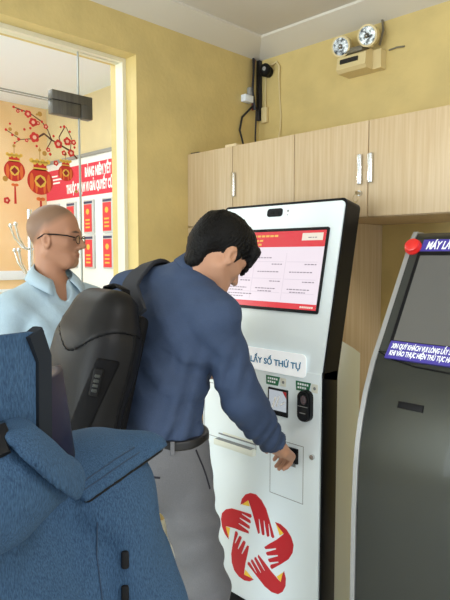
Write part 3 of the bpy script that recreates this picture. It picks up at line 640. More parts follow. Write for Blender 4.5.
#PEOPLE
# ------------------------------------------------------------------ people
def head_prims(c, f, u, s=1., nose=1.):
    f = nrm(f); u = nrm(np.array(u)-f*(np.array(u)@f)); r = np.cross(f, u); c = V3(*c)
    P = lambda x, y, z: c+s*(r*x+f*y+u*z)
    A = [r, f, u]; L = []
    L.append((el(P(0, -.010, .03), V3(.076, .100, .090)*s, A), .02)); L.append((el(P(0, .022, -.035), V3(.060, .070, .078)*s, A), .03))
    L.append((rc(P(-.022, .062, -.098), P(.022, .062, -.098), .019*s, .019*s), .03))
    for k in (-1, 1):
        L.append((rc(P(.056*k, -.005, -.062), P(.028*k, .055, -.098), .017*s, .017*s), .03))
        L.append((rc(P(.045*k, .055, -.028), P(.058*k, .02, -.022), .016*s, .014*s), .025))
        L.append((rc(P(.012*k, .087, .012), P(.045*k, .07, .012), .009*s, .009*s), .02))
    L.append((rc(P(0, .09, .0), P(0, .111*nose, -.036), .0085*s, .0115*s), .014))
    for k in (-1, 1): L.append((el(P(.0125*k, .096, -.042), V3(.0085, .011, .0085)*s, A), .008))
    L.append((rc(P(-.018, .083, -.068), P(.018, .083, -.068), .0085*s, .0085*s, u, .7), .008))
    L.append((rc(P(-.016, .081, -.079), P(.016, .081, -.079), .009*s, .009*s, u, .7), .008))
    sub = [(el(P(.031*k, .098, -.012), V3(.016, .014, .010)*s, A), .012) for k in (-1, 1)]
    sub.append((rc(P(-.022, .096, -.0735), P(.022, .096, -.0735), .0035*s, .0035*s), .004))
    post = []
    for k in (-1, 1):
        post.append((el(P(.0305*k, .072, -.013), V3(.0135, .0135, .0125)*s, A), .004))
        f2 = nrm(f*.9-u*.25); u2 = nrm(u*.95+f*.2-f*.45); r2 = nrm(r*k+f*-.35); 
        post.append((el(P(.077*k, -.008, -.018), V3(.010, .020, .033)*s, [r2, nrm(np.cross(u2, r2)), u2]), .008))
    dent = [(el(P(.088*k, -.002, -.016), V3(.010, .010, .017)*s, A), .005) for k in (-1, 1)]
    return L, sub, post, dent, P
def hand_prims(w_, d, pn, right=True, curl=(.5, .6, .4), s=1., thumb=(.5, .5), grow=.12):
    d = nrm(d); pn = np.array(pn, float); pn = nrm(pn-d*(pn@d)); t = np.cross(d, pn)*(1 if right else -1); w_ = V3(*w_); L = []
    L.append((rb(w_+d*.052*s, V3(.040, .015, .046)*s, .014*s, [t, pn, d]), .014))
    L.append((rc(w_-d*.02*s, w_+d*.03*s, .026*s, .026*s, pn, .75), .02))
    L.append((rc(w_+d*.02*s+t*.022*s+pn*.008*s, w_+d*.055*s+t*.034*s+pn*.012*s, .017*s, .013*s), .014))
    for i, (o, ln) in enumerate(((.030, .070), (.010, .078), (-.010, .072), (-.029, .057))):
        p = w_+d*(.092-.004*abs(i-1))*s+t*o*s; a = 0; sp = o*1.2
        dd = nrm(d+t*sp)
        for j, (fr, cu) in enumerate(zip((.45, .31, .24), curl)):
            a += cu*(1+grow*i); v = dd*math.cos(a)+pn*math.sin(a); q = p+v*ln*fr*s
            L.append((rc(p, q, (.0095-.0009*j)*s, (.0088-.0009*j)*s), .003)); p = q
    p = w_+d*.05*s+t*.036*s+pn*.012*s; v = nrm(d*.75+t*.55+pn*thumb[0]); q = p+v*.036*s
    L.append((rc(p, q, .012*s, .0105*s), .006)); v = nrm(d*.85+t*.1+pn*thumb[1]); L.append((rc(q, q+v*.028*s, .0105*s, .0085*s), .004))
    return L
def body_prims(j):
    g = {k: V3(*v) for k, v in j.items()}; r = nrm(g['shR']-g['shL']); up = nrm(g['neck']-g['pel']); f = np.cross(up, r); r0 = nrm(g['hipR']-g['hipL']); f0 = np.cross((0, 0, 1), r0)
    T, AR, LG = [], [], []
    che = g['pel']*.33+g['neck']*.67+f*.005; wai = g['pel']*.68+g['neck']*.32
    T.append((rc(g['pel']+r0*.055, g['pel']-r0*.055, .110, .110, f0, .9), .03)); T.append((rc(wai+r*.03, wai-r*.035, .099, .099, f, .9), .03))
    T.append((rc(che+r*.05, che-r*.05, .112, .112, f, .9), .04)); T.append((rc(wai, che, .115, .12, f, .88), .03))
    T.append((rc(g['pel'], wai, .110, .106, f, .85), .03))
    up_ = g['neck']*.88+che*.12
    for k in ('R', 'L'):
        T.append((rc(up_-up*.04, g['sh'+k], .070, .052, f, .95), .03)); T.append((rc(g['neck']-up*.015, g['sh'+k]+up*.0, .046, .042), .03))
        AR.append((rc(g['sh'+k], g['el'+k], .050, .041), .025)); AR.append((rc(g['el'+k], g['wr'+k], .043, .028), .02))
        AR.append((rc(g['el'+k]*.85+g['wr'+k]*.15, g['el'+k]*.6+g['wr'+k]*.4, .044, .040), .03))
        LG.append((rc(g['hip'+k], g['kn'+k], .080, .052), .03)); LG.append((rc(g['kn'+k], g['an'+k], .060, .042), .03)); LG.append((rc(g['kn'+k]*.75+g['an'+k]*.25, g['kn'+k]*.5+g['an'+k]*.5, .060, .052), .04))
    F_ = []
    for k in ('R', 'L'):
        t = V3(*j['toe'+k]); a = g['an'+k]; h = a.copy(); h[2] = .04; F_.append((rc(h, t, .036, .028), .02)); F_.append((rc(a, h, .04, .036), .02))
    T.append((rc(g['neck']-up*.03, g['hd']-nrm(g['hu'])*.055-nrm(g['hf'])*.028, .058, .052), .025))
    return T, AR, LG, F_, dict(r=r, up=up, f=f, che=che, wai=wai)
def fold(seed, amp, fr, ax, band=(0, 0, 0), thin=.6):   # soft creases running across ax
    rg = np.random.RandomState(seed); ph = rg.uniform(0, 6.28, 8); ax = nrm(ax)
    def fn(x, y, z):
        wv = .5*np.sin(7*x+5*z+ph[0])+.5*np.sin(9*y-6*z+ph[1])+.35*np.sin(15*z+11*x+ph[2])
        s = np.sin(fr*(x*ax[0]+y*ax[1]+z*ax[2])+2.4*wv+ph[3]); m = .5+.5*np.sin(6*x+8*y+ph[4]+5*z)*np.sin(11*z-5*y+ph[5])
        return -amp*m*(np.abs(s)**thin*np.sign(s))
    return fn
def fill(bounds, h, lists, infl=0.):
    F = Field(*bounds, h)
    for L in lists:
        for p, k in L: F.add(p, k, infl)
    return F
def bounds(j, pad=.2):
    a = np.array([v for k, v in j.items() if k not in ('hf', 'hu')], float); return a.min(0)-(pad, pad, pad), a.max(0)+(pad, pad, pad)
def skin_cols(P, base, f, u, stub=None, brow=(48, 36, 30)):
    L = lambda c: np.array(lin(c)[:3])
    c0 = P(0, 0, 0); f = nrm(f); u = nrm(np.array(u)-f*(np.array(u)@f)); r = np.cross(f, u)
    def fn(v):
        q = v-c0; x = q@r; y = q@f; z = q@u; col = np.tile(L(base), (len(v), 1)); nearh = (np.abs(x) < .12) & (np.abs(y) < .15) & (z > -.13) & (z < .15)
        def mix(m, c): 
            m = np.clip(m, 0, 1)[:, None]*nearh[:, None]; col[:] = col*(1-m)+L(c)*m
        if stub: mix(np.clip((z-(.02+np.clip(y, 0, .1)*.75-np.clip(-y-.015, 0, .1)*1.3))/.035, 0, 1)*.8*(y < .088), stub)
        mix(1.2-((np.abs(x)-.030)/.020)**2-((z-.014-.1*(.03-np.abs(np.abs(x)-.03)))/.0045)**2-(y < .045)*9, brow)
        mix((1.15-(x/.024)**2-((z+.0735)/.0095)**2-(y < .06)*9)*.75, (150, 84, 76))
        mix(1.3-((np.abs(x)-.0305)/.010)**2-((z+.0125)/.004)**2-(y < .05)*9, (84, 60, 50))
        return col
    return fn
def shoe(name, an, toe, parent):
    F = Field(np.minimum(an, toe)-.12, np.maximum(an, toe)+.12, .006); an = V3(*an); h = V3(an[0], an[1], .045); toe = V3(*toe)
    F.add(rc(h-nrm(toe-h)*.03, toe, .046, .036), .02); F.add(rc(V3(an[0], an[1], .08), h, .046, .045), .03); F.cut((0, 0, .004), (0, 0, -1)); return F.mesh(name, 'shoe', parent)

from mathutils.bvhtree import BVHTree
_bv = {}
def snap(o, p, d=None, off=0.):                       # rest a point on a mesh: along d, or at the nearest spot
    t = _bv.get(o.name) or _bv.setdefault(o.name, BVHTree.FromPolygons([v.co for v in o.data.vertices], [q.vertices for q in o.data.polygons]))
    h = t.ray_cast(Vector(p), Vector(d)) if d is not None else t.find_nearest(Vector(p))
    return (h[0]+h[1]*off, h[1]) if h[0] is not None else (Vector(p), Vector((0, 0, 1)))
# --- man at the kiosk
J = dict(pel=(-1.408, 1.088, .95), neck=(-1.378, 1.215, 1.435), shR=(-1.222, 1.185, 1.318), shL=(-1.60, 1.145, 1.378), elR=(-1.215, 1.29, 1.05), wrR=(-1.258, 1.515, .832),
         elL=(-1.61, 1.24, 1.12), wrL=(-1.56, 1.46, 1.06), hipR=(-1.298, 1.105, .86), hipL=(-1.487, 1.095, .86), knR=(-1.25, 1.165, .47), knL=(-1.60, 1.15, .47), anR=(-1.24, 1.13, .085), anL=(-1.60, 1.10, .085),
         toeR=(-1.215, 1.28, .032), toeL=(-1.63, 1.27, .032), hd=(-1.318, 1.297, 1.512), hf=(.085, .745, -.662), hu=(.08, .66, .747))
T, AR, LG, FT, ax = body_prims(J)
HP, HS, HO, HD, PH = head_prims(J['hd'], J['hf'], J['hu'])
hR = hand_prims(J['wrR'], (-.24, .82, -.45), (-.40, -.25, -.80), True, (.5, .5, .4), 1.12, (.5, .55), .22); hL = hand_prims(J['wrL'], (.35, .8, -.1), (.3, -.2, -.9), False, (.3, .4, .3))
F = fill(bounds(J), .0045, [T, AR, LG, FT, HP])
for p, k in HS: F.sub(p, k)
for p, k in HO: F.add(p, k)
for p, k in HD: F.sub(p, k)
H_ = fill(bounds(J), .0045, [hR, hL]); F.f = np.minimum(F.f, H_.f); del H_
for p, k in (hR[1], hL[1]): F.add(p, k)
OP = F.mesh('person', 'skin', col=skin_cols(PH, (182, 136, 108), J['hf'], J['hu']))
tag(OP, 'black-haired man in slate blue shirt and grey trousers bending to the kiosk card reader', 'person')
# hair
hf = nrm(J['hf']); hu = nrm(J['hu']); hr = np.cross(hf, hu); HA = [hr, hf, hu]
F = Field(np.array(J['hd'])-.17, np.array(J['hd'])+.19, .004)
F.add(el(PH(0, -.016, .034), (.082, .107, .094), HA), .02); F.add(el(PH(0, .02, .068), (.072, .085, .058), HA), .03)
F.cut(PH(0, .02, -.012), hf*.50-hu*.86)
for k in (-1, 1): F.add(rc(PH(.074*k, .018, .0), PH(.074*k, .016, -.022), .010, .006), .01)
F.add(rc(PH(.0, -.075, -.02), PH(0, -.066, -.075), .060, .040, hf, .7), .03)
for k, (x, l) in enumerate(((-.05, .03), (-.03, .036), (-.01, .032), (.012, .04), (.032, .044), (.05, .04), (.062, .03))):
    F.add(rc(PH(x, .086-abs(x)*.25, .062), PH(x*1.05, .112-abs(x)*.5, .055-l*1.5), .018, .006), .012)
def hairw(x, y, z):
    q0 = (x-J['hd'][0])*hr[0]+(y-J['hd'][1])*hr[1]+(z-J['hd'][2])*hr[2]; q1 = (x-J['hd'][0])*hf[0]+(y-J['hd'][1])*hf[1]+(z-J['hd'][2])*hf[2]; q2 = (x-J['hd'][0])*hu[0]+(y-J['hd'][1])*hu[1]+(z-J['hd'][2])*hu[2]
    a = np.arctan2(q0, q1+.05); return .0016*np.sin(46*a+3*np.sin(40*q2))+.0016*np.sin(150*q0+2*np.sin(60*q1)+1)*np.clip((q2-.03)/.05, 0, 1)+.001*np.sin(300*a+60*q2)
F.warp(hairw); F.mesh('hair', 'hair', OP, relax=1)
# shirt
F = fill(bounds(J), .0055, [T[:-1], AR], .0175)
F.add(rc((-1.425+.05, 1.09, 1.0), (-1.425-.06, 1.09, 1.0), .116, .116, (0, 1, 0), .92), .04)
for k in ('R', 'L'): F.add(rc(V3(*J['el'+k])*.75+V3(*J['sh'+k])*.25, J['el'+k], .056, .054), .03)
dw = nrm(V3(*J['wrR'])-V3(*J['elR'])); dl = nrm(V3(*J['wrL'])-V3(*J['elL']))
fa = fold(3, .0055, 62, (.75, .1, .65)); F.warp(lambda x, y, z: fa(x, y, z)*(.35+.65*np.exp(-((z-1.28)/.14)**2))); F.warp(fold(8, .003, 95, (-.35, .3, .9)))
fb = fold(5, .0075, 105, (.25, 0, 1)); F.warp(lambda x, y, z: fb(x, y, z)*np.clip((1.13-z)/.10, 0, 1)*((x < -1.25) & (y < 1.3)))
fa2 = fold(11, .0065, 120, dw*.8+V3(.5, 0, .3)); F.warp(lambda x, y, z: fa2(x, y, z)*(x > -1.295)*np.clip((1.26-z)/.12, 0, 1))
fa3 = fold(14, .007, 85, (.6, -.2, .75)); F.warp(lambda x, y, z: fa3(x, y, z)*np.exp(-((x+1.285)/.09)**2-((z-1.16)/.09)**2))
q, P = F.sl(F.lo, F.lo+F.h*F.n, 0)
wr = V3(*J['wrR'])-dw*.038; wl = V3(*J['wrL'])+dl*.0
mR = ((P[0]-wr[0])*dw[0]+(P[1]-wr[1])*dw[1]+(P[2]-wr[2])*dw[2])-np.where((P[2] < 1.0) & (P[0] > -1.36), 0, 9); F.f = np.maximum(F.f, mR)
mL = ((P[0]-wl[0])*dl[0]+(P[1]-wl[1])*dl[1]+(P[2]-wl[2])*dl[2])-np.where((P[1] > 1.35) & (P[0] < -1.42), 0, 9); F.f = np.maximum(F.f, mL).astype(np.float32)
F.f = np.maximum(F.f, np.where(P[1] < 1.32, .957-.05*(P[1]-1.1)-P[2], -9)).astype(np.float32); nk = V3(*J['neck']); nd = nrm(V3(*J['hd'])-nk); F.cut(nk+nd*.028, nd*.7+V3(0, 0, .5))
SH = F.mesh('shirt', 'shirt_n', OP)
F = Field(nk-.16, nk+.16, .004); F.add(rc(nk-nd*.05, nk+nd*.08, .075, .066), .01); F.cut(nk+nd*.05-hf*.0, nd); F.cut(nk-nd*.008, -nd)
F.mesh('collar', 'shirt_n', SH)
F = Field(wr-.11, wr+.09, .004); F.add(rc(wr-dw*.07, wr+dw*.0, .048, .043), .01); F.cut(wr+dw*.008, dw); F.cut(wr-dw*.055, -dw); F.mesh('cuff', 'shirt_n', SH)
# trousers, belt, shoes
F = fill(bounds(J), .006, [T[:1], LG], .014); F.add(rc((-1.398+.05, 1.095, .94), (-1.398-.05, 1.095, .94), .122, .122, (0, 1, 0), .9), .04); F.add(el((-1.33, 1.03, .86), (.09, .09, .11)), .05); F.add(el((-1.46, 1.03, .86), (.09, .09, .11)), .05)
F.add(rc((-1.275, 1.11, .92), (-1.255, 1.12, .80), .05, .03), .04)
F.warp(fold(21, .004, 48, (.3, .2, .9))); F.warp(fold(25, .004, 80, (-.6, .3, .75)))
F.cut((0, 0, .952), (0, 0, 1)); F.cut((0, 0, .05), (0, 0, -1)); TR = F.mesh('trousers', 'trous', OP)
F = Field((-1.65, .87, .9), (-1.15, 1.32, 1.02), .005); F.add(rc((-1.398+.05, 1.095, .95), (-1.398-.05, 1.095, .95), .137, .137, (0, 1, 0), .9), .05); F.cut((0, 0, .966), (0, 0, 1)); F.cut((0, 0, .938), (0, 0, -1)); F.mesh('belt', 'belt', OP)
for x0, x1, z in ((-1.50, -1.40, .868), (-1.33, -1.25, .868)):
    B().ribbon([snap(TR, (x0+(x1-x0)*t, .6, z+.006*math.sin(3*t)), (0, 1, 0), .0008)[0] for t in np.linspace(0, 1, 8)], [(0, 0, 1)]*8, .006, .002).build('pocket_welt', 'trous_d', TR)
B().ribbon([snap(TR, (-.9, 1.06+.05*t, .935-.13*t), (-1, .1, 0), .0008)[0] for t in np.linspace(0, 1, 8)], [(0, 1, 0)]*8, .005, .002).build('side_pocket_seam', 'trous_d', TR)
for a in (-75, -35): B().ribbon([(-1.398+.05+.139*math.cos(math.radians(a))*1.0, 1.095+.128*math.sin(math.radians(a)), z) for z in (.93, .945, .97)], [(1, 1, 0)]*3, .012, .004).build('belt_loop', 'trous', TR)
shoe('shoe', J['anR'], J['toeR'], OP); shoe('shoe', J['anL'], J['toeL'], OP)

# --- bald man by the glass
J2 = dict(pel=(-2.02, 1.09, .89), neck=(-2.03, 1.085, 1.395), shR=(-2.02, .92, 1.295), shL=(-2.02, 1.26, 1.295), elR=(-2.03, .86, 1.06), wrR=(-1.93, .87, .83), elL=(-2.03, 1.31, 1.06), wrL=(-1.93, 1.32, .83),
          hipR=(-2.02, 1.0, .84), hipL=(-2.02, 1.18, .84), knR=(-2.0, .99, .46), knL=(-2.0, 1.19, .46), anR=(-2.03, .98, .085), anL=(-2.03, 1.2, .085), toeR=(-1.86, .95, .032), toeL=(-1.86, 1.21, .032),
          hd=(-2.028, 1.101, 1.577), hf=(.74, .67, -.03), hu=(.02, .02, 1))
T, AR, LG, FT, ax = body_prims(J2)
HP, HS, HO, HD, PB = head_prims(J2['hd'], J2['hf'], J2['hu'], 1.0)
h1 = hand_prims(J2['wrR'], (.3, .05, -.9), (0, 1, 0), True, (.2, .3, .2)); h2 = hand_prims(J2['wrL'], (.3, 0, -.9), (0, -1, 0), False, (.2, .3, .2))
F = fill(bounds(J2), .0042, [T, AR, LG, FT, HP])
for p, k in HS: F.sub(p, k)
for p, k in HO: F.add(p, k)
for p, k in HD: F.sub(p, k)
H_ = fill(bounds(J2), .0042, [h1, h2]); F.f = np.minimum(F.f, H_.f); del H_
for p, k in (h1[1], h2[1]): F.add(p, k)
BM = F.mesh('person', 'skin', col=skin_cols(PB, (172, 124, 96), J2['hf'], J2['hu'], stub=(112, 90, 72)))
tag(BM, 'bald man with glasses in a pale blue collared shirt standing before the glass door', 'person')
F = fill(bounds(J2), .0055, [T[:-1], AR], .02); F.add(rc((-2.02, 1.15, .95), (-2.02, 1.03, .95), .14, .14, (1, 0, 0), .9), .05)
F.warp(fold(33, .005, 70, (.3, .6, .7))); fa = fold(37, .010, 60, (.2, .8, .5)); F.warp(lambda x, y, z: fa(x, y, z)*np.exp(-((y-.95)/.08)**2-((z-1.27)/.10)**2))
F.cut((0, 0, .87), (0, 0, -1)); nk = V3(*J2['neck']); 
q, P = F.sl(F.lo, F.lo+F.h*F.n, 0)
for k, s_ in (('R', -1), ('L', 1)):
    a = V3(*J2['sh'+k]); d = nrm(V3(*J2['el'+k])-a); c = a+d*.25; m = (P[0]-c[0])*d[0]+(P[1]-c[1])*d[1]+(P[2]-c[2])*d[2]-np.where((P[1]-1.09)*s_ > .165, 0, 9); F.f = np.maximum(F.f, m).astype(np.float32)
F.sub(rc(nk-V3(0, 0, .02), nk+V3(.01, 0, .12), .060, .07), .01); F.sub(rc(nk+V3(.075, 0, -.075), nk+V3(.10, 0, .06), .012, .055), .01)
S2 = F.mesh('shirt', 'shirt_l', BM)
def flap(name, pts, parent, m, th=.004):
    b = B(); b.bm.faces.new([b.bm.verts.new(p) for p in pts]); o = b.build(name, m, parent); md = o.modifiers.new('t', 'SOLIDIFY'); md.thickness = th; md.offset = 0; return o
def ring(name, c, axis, a0, a1, rad, h, parent, m, th=.005, fwd=(1, 0, 0), flare=0., n=26, dip=0.):
    axis = nrm(axis); fw_ = nrm(np.array(fwd)-axis*(np.array(fwd)@axis)); sd = np.cross(axis, fw_); b = B(); rows_ = []
    for i in range(n+1):
        a = math.radians(a0+(a1-a0)*i/n); e = fw_*math.cos(a)+sd*math.sin(a); fr = (1+math.cos(a))/2
        rows_.append([b.bm.verts.new(np.array(c)+e*(rad+flare*t)+axis*(h*t-dip*fr)) for t in (0, .5, 1)])
    for p, q in zip(rows_, rows_[1:]):
        for k in range(2): b.bm.faces.new((p[k], q[k], q[k+1], p[k+1]))
    o = b.build(name, m, parent, 60); md = o.modifiers.new('t', 'SOLIDIFY'); md.thickness = th; md.offset = 0; return o
# collar: stand plus fold-over leaf with two points
def leaf(sg):
    rows_ = []
    b = B(); n = 14
    for i in range(n+1):
        t = i/n; a = math.radians(178-150*t)*sg; e = V3(math.cos(a), math.sin(a), 0)
        top = nk+V3(.006, 0, .088-.075*t**1.4)+e*(.064+.012*t); low = nk+V3(.006, 0, .040-.045*t-.035*t**4)+e*(.092+.02*t+.018*t**3)
        rows_.append([b.bm.verts.new(top), b.bm.verts.new(top*.5+low*.5+e*.004), b.bm.verts.new(low)])
    for p, q in zip(rows_, rows_[1:]):
        for k in range(2): b.bm.faces.new((p[k], q[k], q[k+1], p[k+1]))
    o = b.build('collar', 'shirt_l', S2, 60); md = o.modifiers.new('t', 'SOLIDIFY'); md.thickness = .004; md.offset = 0
leaf(1); leaf(-1)
for z in (1.27, 1.18, 1.09): B().tube([(-1.878, 1.085, z), (-1.868, 1.085, z)], .006, 10).build('button', 'labelw', S2)
F = fill(bounds(J2), .007, [T[:1], LG], .02); F.cut((0, 0, .92), (0, 0, 1)); F.cut((0, 0, .05), (0, 0, -1)); F.mesh('trousers', 'trous_d', BM)
shoe('shoe', J2['anR'], J2['toeR'], BM); shoe('shoe', J2['anL'], J2['toeL'], BM)
gl = thing('glasses', None, None, tuple(BM.location)) if False else None
b = B()
for k in (-1, 1):
    b.tube([PB(.034*k+.024*math.cos(a)*1., .103-.004*abs(math.cos(a)), -.013+.0155*math.sin(a)) for a in np.linspace(0, 2*math.pi, 25)], .0016, 6, cap=False)
    b.tube([PB(.059*k, .098, -.006), PB(.072*k, .07, .001), PB(.080*k, .03, .004), PB(.082*k, -.012, .004), PB(.078*k, -.04, -.014)], .0027, 6)
b.tube([PB(-.012, .106, -.008), PB(0, .109, -.004), PB(.012, .106, -.008)], .0016, 6)
GLS = b.build('glasses', 'blackm', BM)
for k in (-1, 1): B().prism([(.024*math.cos(a), .0155*math.sin(a)) for a in np.linspace(0, 2*math.pi, 20)[:-1]], (PB(.034*k, .1025, -.013), np.cross(nrm(J2['hf']), (0, 0, 1)), (0, 0, 1), nrm(J2['hf'])), -.0006, .0006).build('lens', 'glass', GLS)

# --- person in the blue denim-look jacket at the near left corner
J3 = dict(pel=(-.655, .20, .74), neck=(-.65, .215, 1.25), shR=(-.612, .372, 1.19), shL=(-.70, .045, 1.19), elR=(-.572, .402, 1.02), wrR=(-.77, .47, .93), elL=(-.73, -.02, .96), wrL=(-.88, .03, .86),
          hipR=(-.62, .285, .70), hipL=(-.67, .115, .70), knR=(-.63, .30, .40), knL=(-.68, .115, .40), anR=(-.62, .30, .08), anL=(-.66, .12, .08), toeR=(-.77, .34, .03), toeL=(-.81, .15, .03),
          hd=(-.72, .10, 1.41), hf=(-.94, .1, -.3), hu=(-.3, -.35, .9))
T, AR, LG, FT, ax = body_prims(J3)
HP, HS, HO, HD, PD = head_prims(J3['hd'], J3['hf'], J3['hu'], .92)
h1 = hand_prims(J3['wrR'], (-.9, .1, -.2), (0, 0, -1), True, (.4, .5, .4), .9); h2 = hand_prims(J3['wrL'], (-.9, .2, -.2), (0, 0, -1), False, (.4, .5, .4), .9)
F = fill(bounds(J3), .006, [T, AR, LG, FT, HP])
for p, k in HO: F.add(p, k)
for p, k in h1+h2: F.add(p, k)
DP = F.mesh('person', 'skin', col=skin_cols(PD, (200, 155, 128), J3['hf'], J3['hu']))
tag(DP, 'person in blue denim-look jacket seen from behind, cut off by lower left corner', 'person')
F = Field(np.array(J3['hd'])-.18, np.array(J3['hd'])+.18, .006); a_ = [np.cross(nrm(J3['hf']), nrm(J3['hu'])), nrm(J3['hf']), nrm(J3['hu'])]; F.add(el(PD(0, -.02, .035), (.085, .105, .095), a_), .02); F.cut(PD(0, .02, -.01), nrm(J3['hf'])*.5-nrm(J3['hu'])*.86); F.mesh('hair', 'hair', DP)
def jacket_field(x, h=.0055):
    F = fill(bounds(J3), h, [T[:-1], AR], .02+x)
    for k in ('R', 'L'): F.add(rc(J3['sh'+k], J3['el'+k], .074, .078), .03, x); F.add(rc(J3['el'+k], J3['wr'+k], .07, .045), .03, x)
    F.add(rc((-.645, .26, .74), (-.645, .17, .74), .145, .145, (1, 0, 0), .9), .06, x)
    F.add(rc((-.60, .20, 1.18), (-.585, .31, .95), .06, .08), .06, x); F.add(rc((-.60, .16, 1.27), (-.575, .27, 1.16), .03, .025), .04, x)
    for k in range(7):
        a0, a1 = [math.radians(-112-26*q) for q in (k, k+1)]; hd_ = lambda a: V3(*J3['neck'])+(V3(-.707, .707, 0)*math.cos(a)+V3(-.707, -.707, 0)*math.sin(a))*.15+V3(0, 0, .045)
        F.add(rc(hd_(a0)-V3(0, 0, .022 if k == 0 else 0), hd_(a1), .022 if k == 0 else .044, .044), .05, x)
    F.warp(fold(41, .008, 26, (.3, .8, .45))); F.warp(fold(43, .004, 60, (.2, -.6, .7)))
    F.cut((0, 0, .64), (0, 0, -1)); F.cut(V3(*J3['neck'])+V3(0, 0, .10), (0, 0, 1)); return F
nk = V3(*J3['neck']); F = jacket_field(0)
for a, c in (((-.546, .316, 1.20), (-.528, .345, 1.165)), ((-.528, .345, 1.165), (-.522, .352, 1.10))): F.sub(rc(a, c, .007, .006), .02)
JK = F.mesh('jacket', 'denim', DP)
# storm flap over the shoulder: an outer layer of the same cloth with a stitched hem and a dark lining
hemP, hemN, ridN = V3(-.55, .328, 1.223), nrm((.0331, .0152, -.0477)), nrm((-.0136, -.0519, -.0447))
F = jacket_field(.009, .0045); F.add(el((-.585, .44, 1.245), (.03, .03, .025)), .03); F.cut(hemP, hemN); F.cut(hemP, ridN); F.cut((-.60, .3, 0), (-1, 0, 0)) if False else None; FL = F.mesh('shoulder_flap', 'denim', JK)
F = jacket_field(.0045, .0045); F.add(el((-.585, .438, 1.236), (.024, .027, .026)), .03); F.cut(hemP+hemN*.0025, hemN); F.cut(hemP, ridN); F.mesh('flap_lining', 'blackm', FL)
for d_ in (.012, .022):
    pts = []
    for t in np.linspace(0, 1, 16):
        q = hemP*(1-t)+V3(-.577, .431, 1.237)*t-hemN*d_; p, n = snap(FL, q+V3(.05, -.03, .03)*.6); pts.append(np.array(p)+np.array(n)*.0004)
    B().tube(pts, .0008, 5).build('hem_stitching', 'stitch', FL)
CL = ring('standing_collar', nk+V3(0, 0, .0), (0, 0, 1), -115, -262, .1375, .178, JK, 'denim', .008, fwd=(-.707, .707, 0), flare=.004, n=40)
an = math.radians(-114); e_ = V3(-.707, .707, 0)*math.cos(an)+V3(-.707, -.707, 0)*math.sin(an); t_ = np.cross((0, 0, 1), e_)
B().ribbon([nk+V3(0, 0, .178*t)+e_*(.138+.004*t)-t_*(.004+.012*max(0, t-.85)/.15) for t in np.linspace(0, 1, 14)], [t_]*14, .02, .012).build('edge_binding', 'bind', CL)
ring('neck_gaiter', nk+V3(0, 0, .02), (0, 0, 1), -106, -62, .132, .10, JK, 'navy', .012, fwd=(-.707, .707, 0), flare=-.012)
for c in ((-.526, .364, 1.152), (-.522, .36, 1.113)):
    p, n = snap(JK, c); n = np.array(n); t1 = nrm(np.cross(n, (0, 0, 1))); B().obox(np.array(p)+n*.001, t1, nrm(np.cross(n, t1)), n, (.009, .021, .006), .003).build('snap_loop', 'blackm', JK)
B().tube([snap(JK, (-.54+.007*t, .337-.004*t, 1.20-.25*t), None, .0004)[0] for t in np.linspace(0, 1, 14)], .0008, 5).build('seam', 'stitch', JK)
sp = [snap(JK, p, None, .003)[0] for p in ((-.47, .205, 1.412), (-.462, .203, 1.385), (-.462, .196, 1.355), (-.463, .197, 1.33))]
B().ribbon(sp, [(.7, .7, 0)]*4, .014, .005).build('black_strap', 'blackm', JK)
F = fill(bounds(J3), .008, [T[:1], LG], .018); F.cut((0, 0, .76), (0, 0, 1)); F.cut((0, 0, .05), (0, 0, -1)); F.mesh('trousers', 'trous_d', DP)
shoe('shoe', J3['anR'], J3['toeR'], DP); shoe('shoe', J3['anL'], J3['toeL'], DP)

# ------------------------------------------------------------------ black backpack on the kiosk user's shoulder
Cp = V3(-1.445, .892, 1.18); Up = nrm((.03, .25, .97)); Bk = nrm(V3(-.04, -1, 0)-Up*(V3(-.04, -1, 0)@Up)); Rp = np.cross(Up, Bk)*1.0; Rp = Rp if Rp[0] > 0 else -Rp; PA = [Rp, Bk, Up]
PK = lambda r, bk, u: Cp+Rp*r+Bk*bk+Up*u
BP = thing('backpack', 'black hard-shell backpack with a combination lock hung on the blue-shirted man', 'backpack', tuple(PK(0, 0, -.24)))
def pshape(infl=0.):
    F = Field(Cp-.33, Cp+.33, .0055)
    F.add(rb(PK(0, 0, -.055), (.142, .075, .175), .055, PA), .02, infl); F.add(rb(PK(0, -.005, .09), (.112, .066, .135), .06, PA), .09, infl); F.add(el(PK(0, .03, -.05), (.12, .06, .18), PA), .05, infl)
    q, P = F.sl(F.lo, F.lo+F.h*F.n, 0); L = [(P[0]-Cp[0])*a[0]+(P[1]-Cp[1])*a[1]+(P[2]-Cp[2])*a[2] for a in PA]
    return F, L
F, L = pshape(); PB_ = F.mesh('shell', 'pack', BP)
F, L = pshape(.004); seam = .035+.10*np.clip(np.abs(L[0]-.03)/.135, 0, 1)**1.6; F.f = np.maximum(F.f, np.maximum(seam-L[2], -.055-L[1])).astype(np.float32); F.mesh('yoke', 'pack', BP)
F, L = pshape(.0055); F.f = np.maximum(F.f, np.abs(L[2]-seam)-.003).astype(np.float32); F.f = np.maximum(F.f, -.055-L[1]).astype(np.float32); F.mesh('piping', 'pack_d', BP)
F, L = pshape(.006); w_ = L[0]-L[1]-.095-.30*np.clip(L[2], -.3, .1); F.f = np.maximum(F.f, np.maximum(np.abs(w_)-.042, np.abs(L[2]+.10)-.135)).astype(np.float32); F.f = np.maximum(F.f, -L[0]).astype(np.float32); F.mesh('side_panel', 'pack_d', BP)
F, L = pshape(.004); F.f = np.maximum(F.f, np.abs(L[1]+.03)-.006).astype(np.float32); F.mesh('zipper', 'pack_d', BP)
n1 = nrm(Rp*.8+Bk*.6); t1 = nrm(np.cross(Up, n1)); c1, _n = snap(PB_, PK(.38, .24, -.03), tuple(-n1)); c1 = np.array(c1)+n1*.008
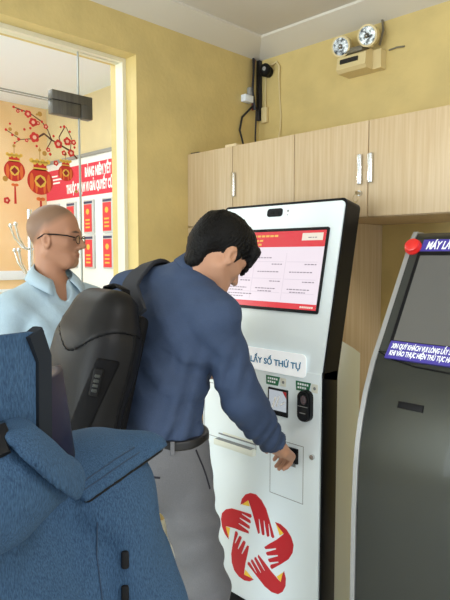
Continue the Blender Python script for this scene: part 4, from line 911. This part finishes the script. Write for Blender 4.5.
lk = B().obox(c1, t1, Up, n1, (.026, .075, .012), .005, 3).build('combination_lock', 'blackm', BP)
for k in range(4): B().obox(c1+Up*(-.022+.013*k)+n1*.005, t1, Up, n1, (.014, .009, .006), .002).build('dial', 'steel_d', lk)
c2, _n = snap(PB_, PK(.34, .27, -.19), tuple(-n1)); c2 = np.array(c2)+n1*.007
B().obox(c2, t1, Up, n1, (.022, .05, .006), .002).build('port_cover', 'steel_d', BP)
B().ribbon([PK(-.05, -.02, .205), PK(-.04, -.02, .235), PK(0, -.025, .247), PK(.045, -.03, .235), PK(.06, -.03, .205)], [Bk]*5, .03, .007).build('handle', 'pack_d', BP)
F = Field(Cp-.33, Cp+.33, .006); F.add(rb(PK(0, -.072, -.03), (.118, .022, .20), .02, PA), .02); F.mesh('back_padding', 'pack_d', BP)
def strap(pts, name):
    path = [tuple(pts[0])]
    P_ = [Vector(p) for p in pts]; dense = []
    for i in range(len(P_)-1):
        p0, p1, p2, p3 = P_[max(i-1, 0)], P_[i], P_[i+1], P_[min(i+2, len(P_)-1)]
        for k in range(6):
            t = k/6; dense.append(.5*((2*p1)+(p2-p0)*t+(2*p0-5*p1+4*p2-p3)*t*t+(3*p1-p0-3*p2+p3)*t**3))
    dense.append(P_[-1]); out = []; sd = []
    for k, p in enumerate(dense):
        q, n = snap(SH, p)
        if (p-q).dot(n) < .012 and 5 < k < len(dense)-6: p = q+n*.012
        out.append(p); sd.append(n)
    sides = []
    for k in range(len(out)):
        t = (out[min(k+1, len(out)-1)]-out[max(k-1, 0)]).normalized(); sides.append(t.cross(sd[k]) if t.cross(sd[k]).length > .2 else Vector(Rp))
    return B().ribbon(out, sides, .066, .014).build(name, 'strap', BP)
strap([PK(.05, -.09, .17), (-1.468, 1.05, 1.405), (-1.498, 1.13, 1.465), (-1.52, 1.20, 1.475), (-1.53, 1.27, 1.43), (-1.535, 1.31, 1.34), (-1.53, 1.30, 1.20), (-1.545, 1.24, 1.08), (-1.545, 1.10, 1.02), (-1.50, .98, 1.02)], 'shoulder_strap')
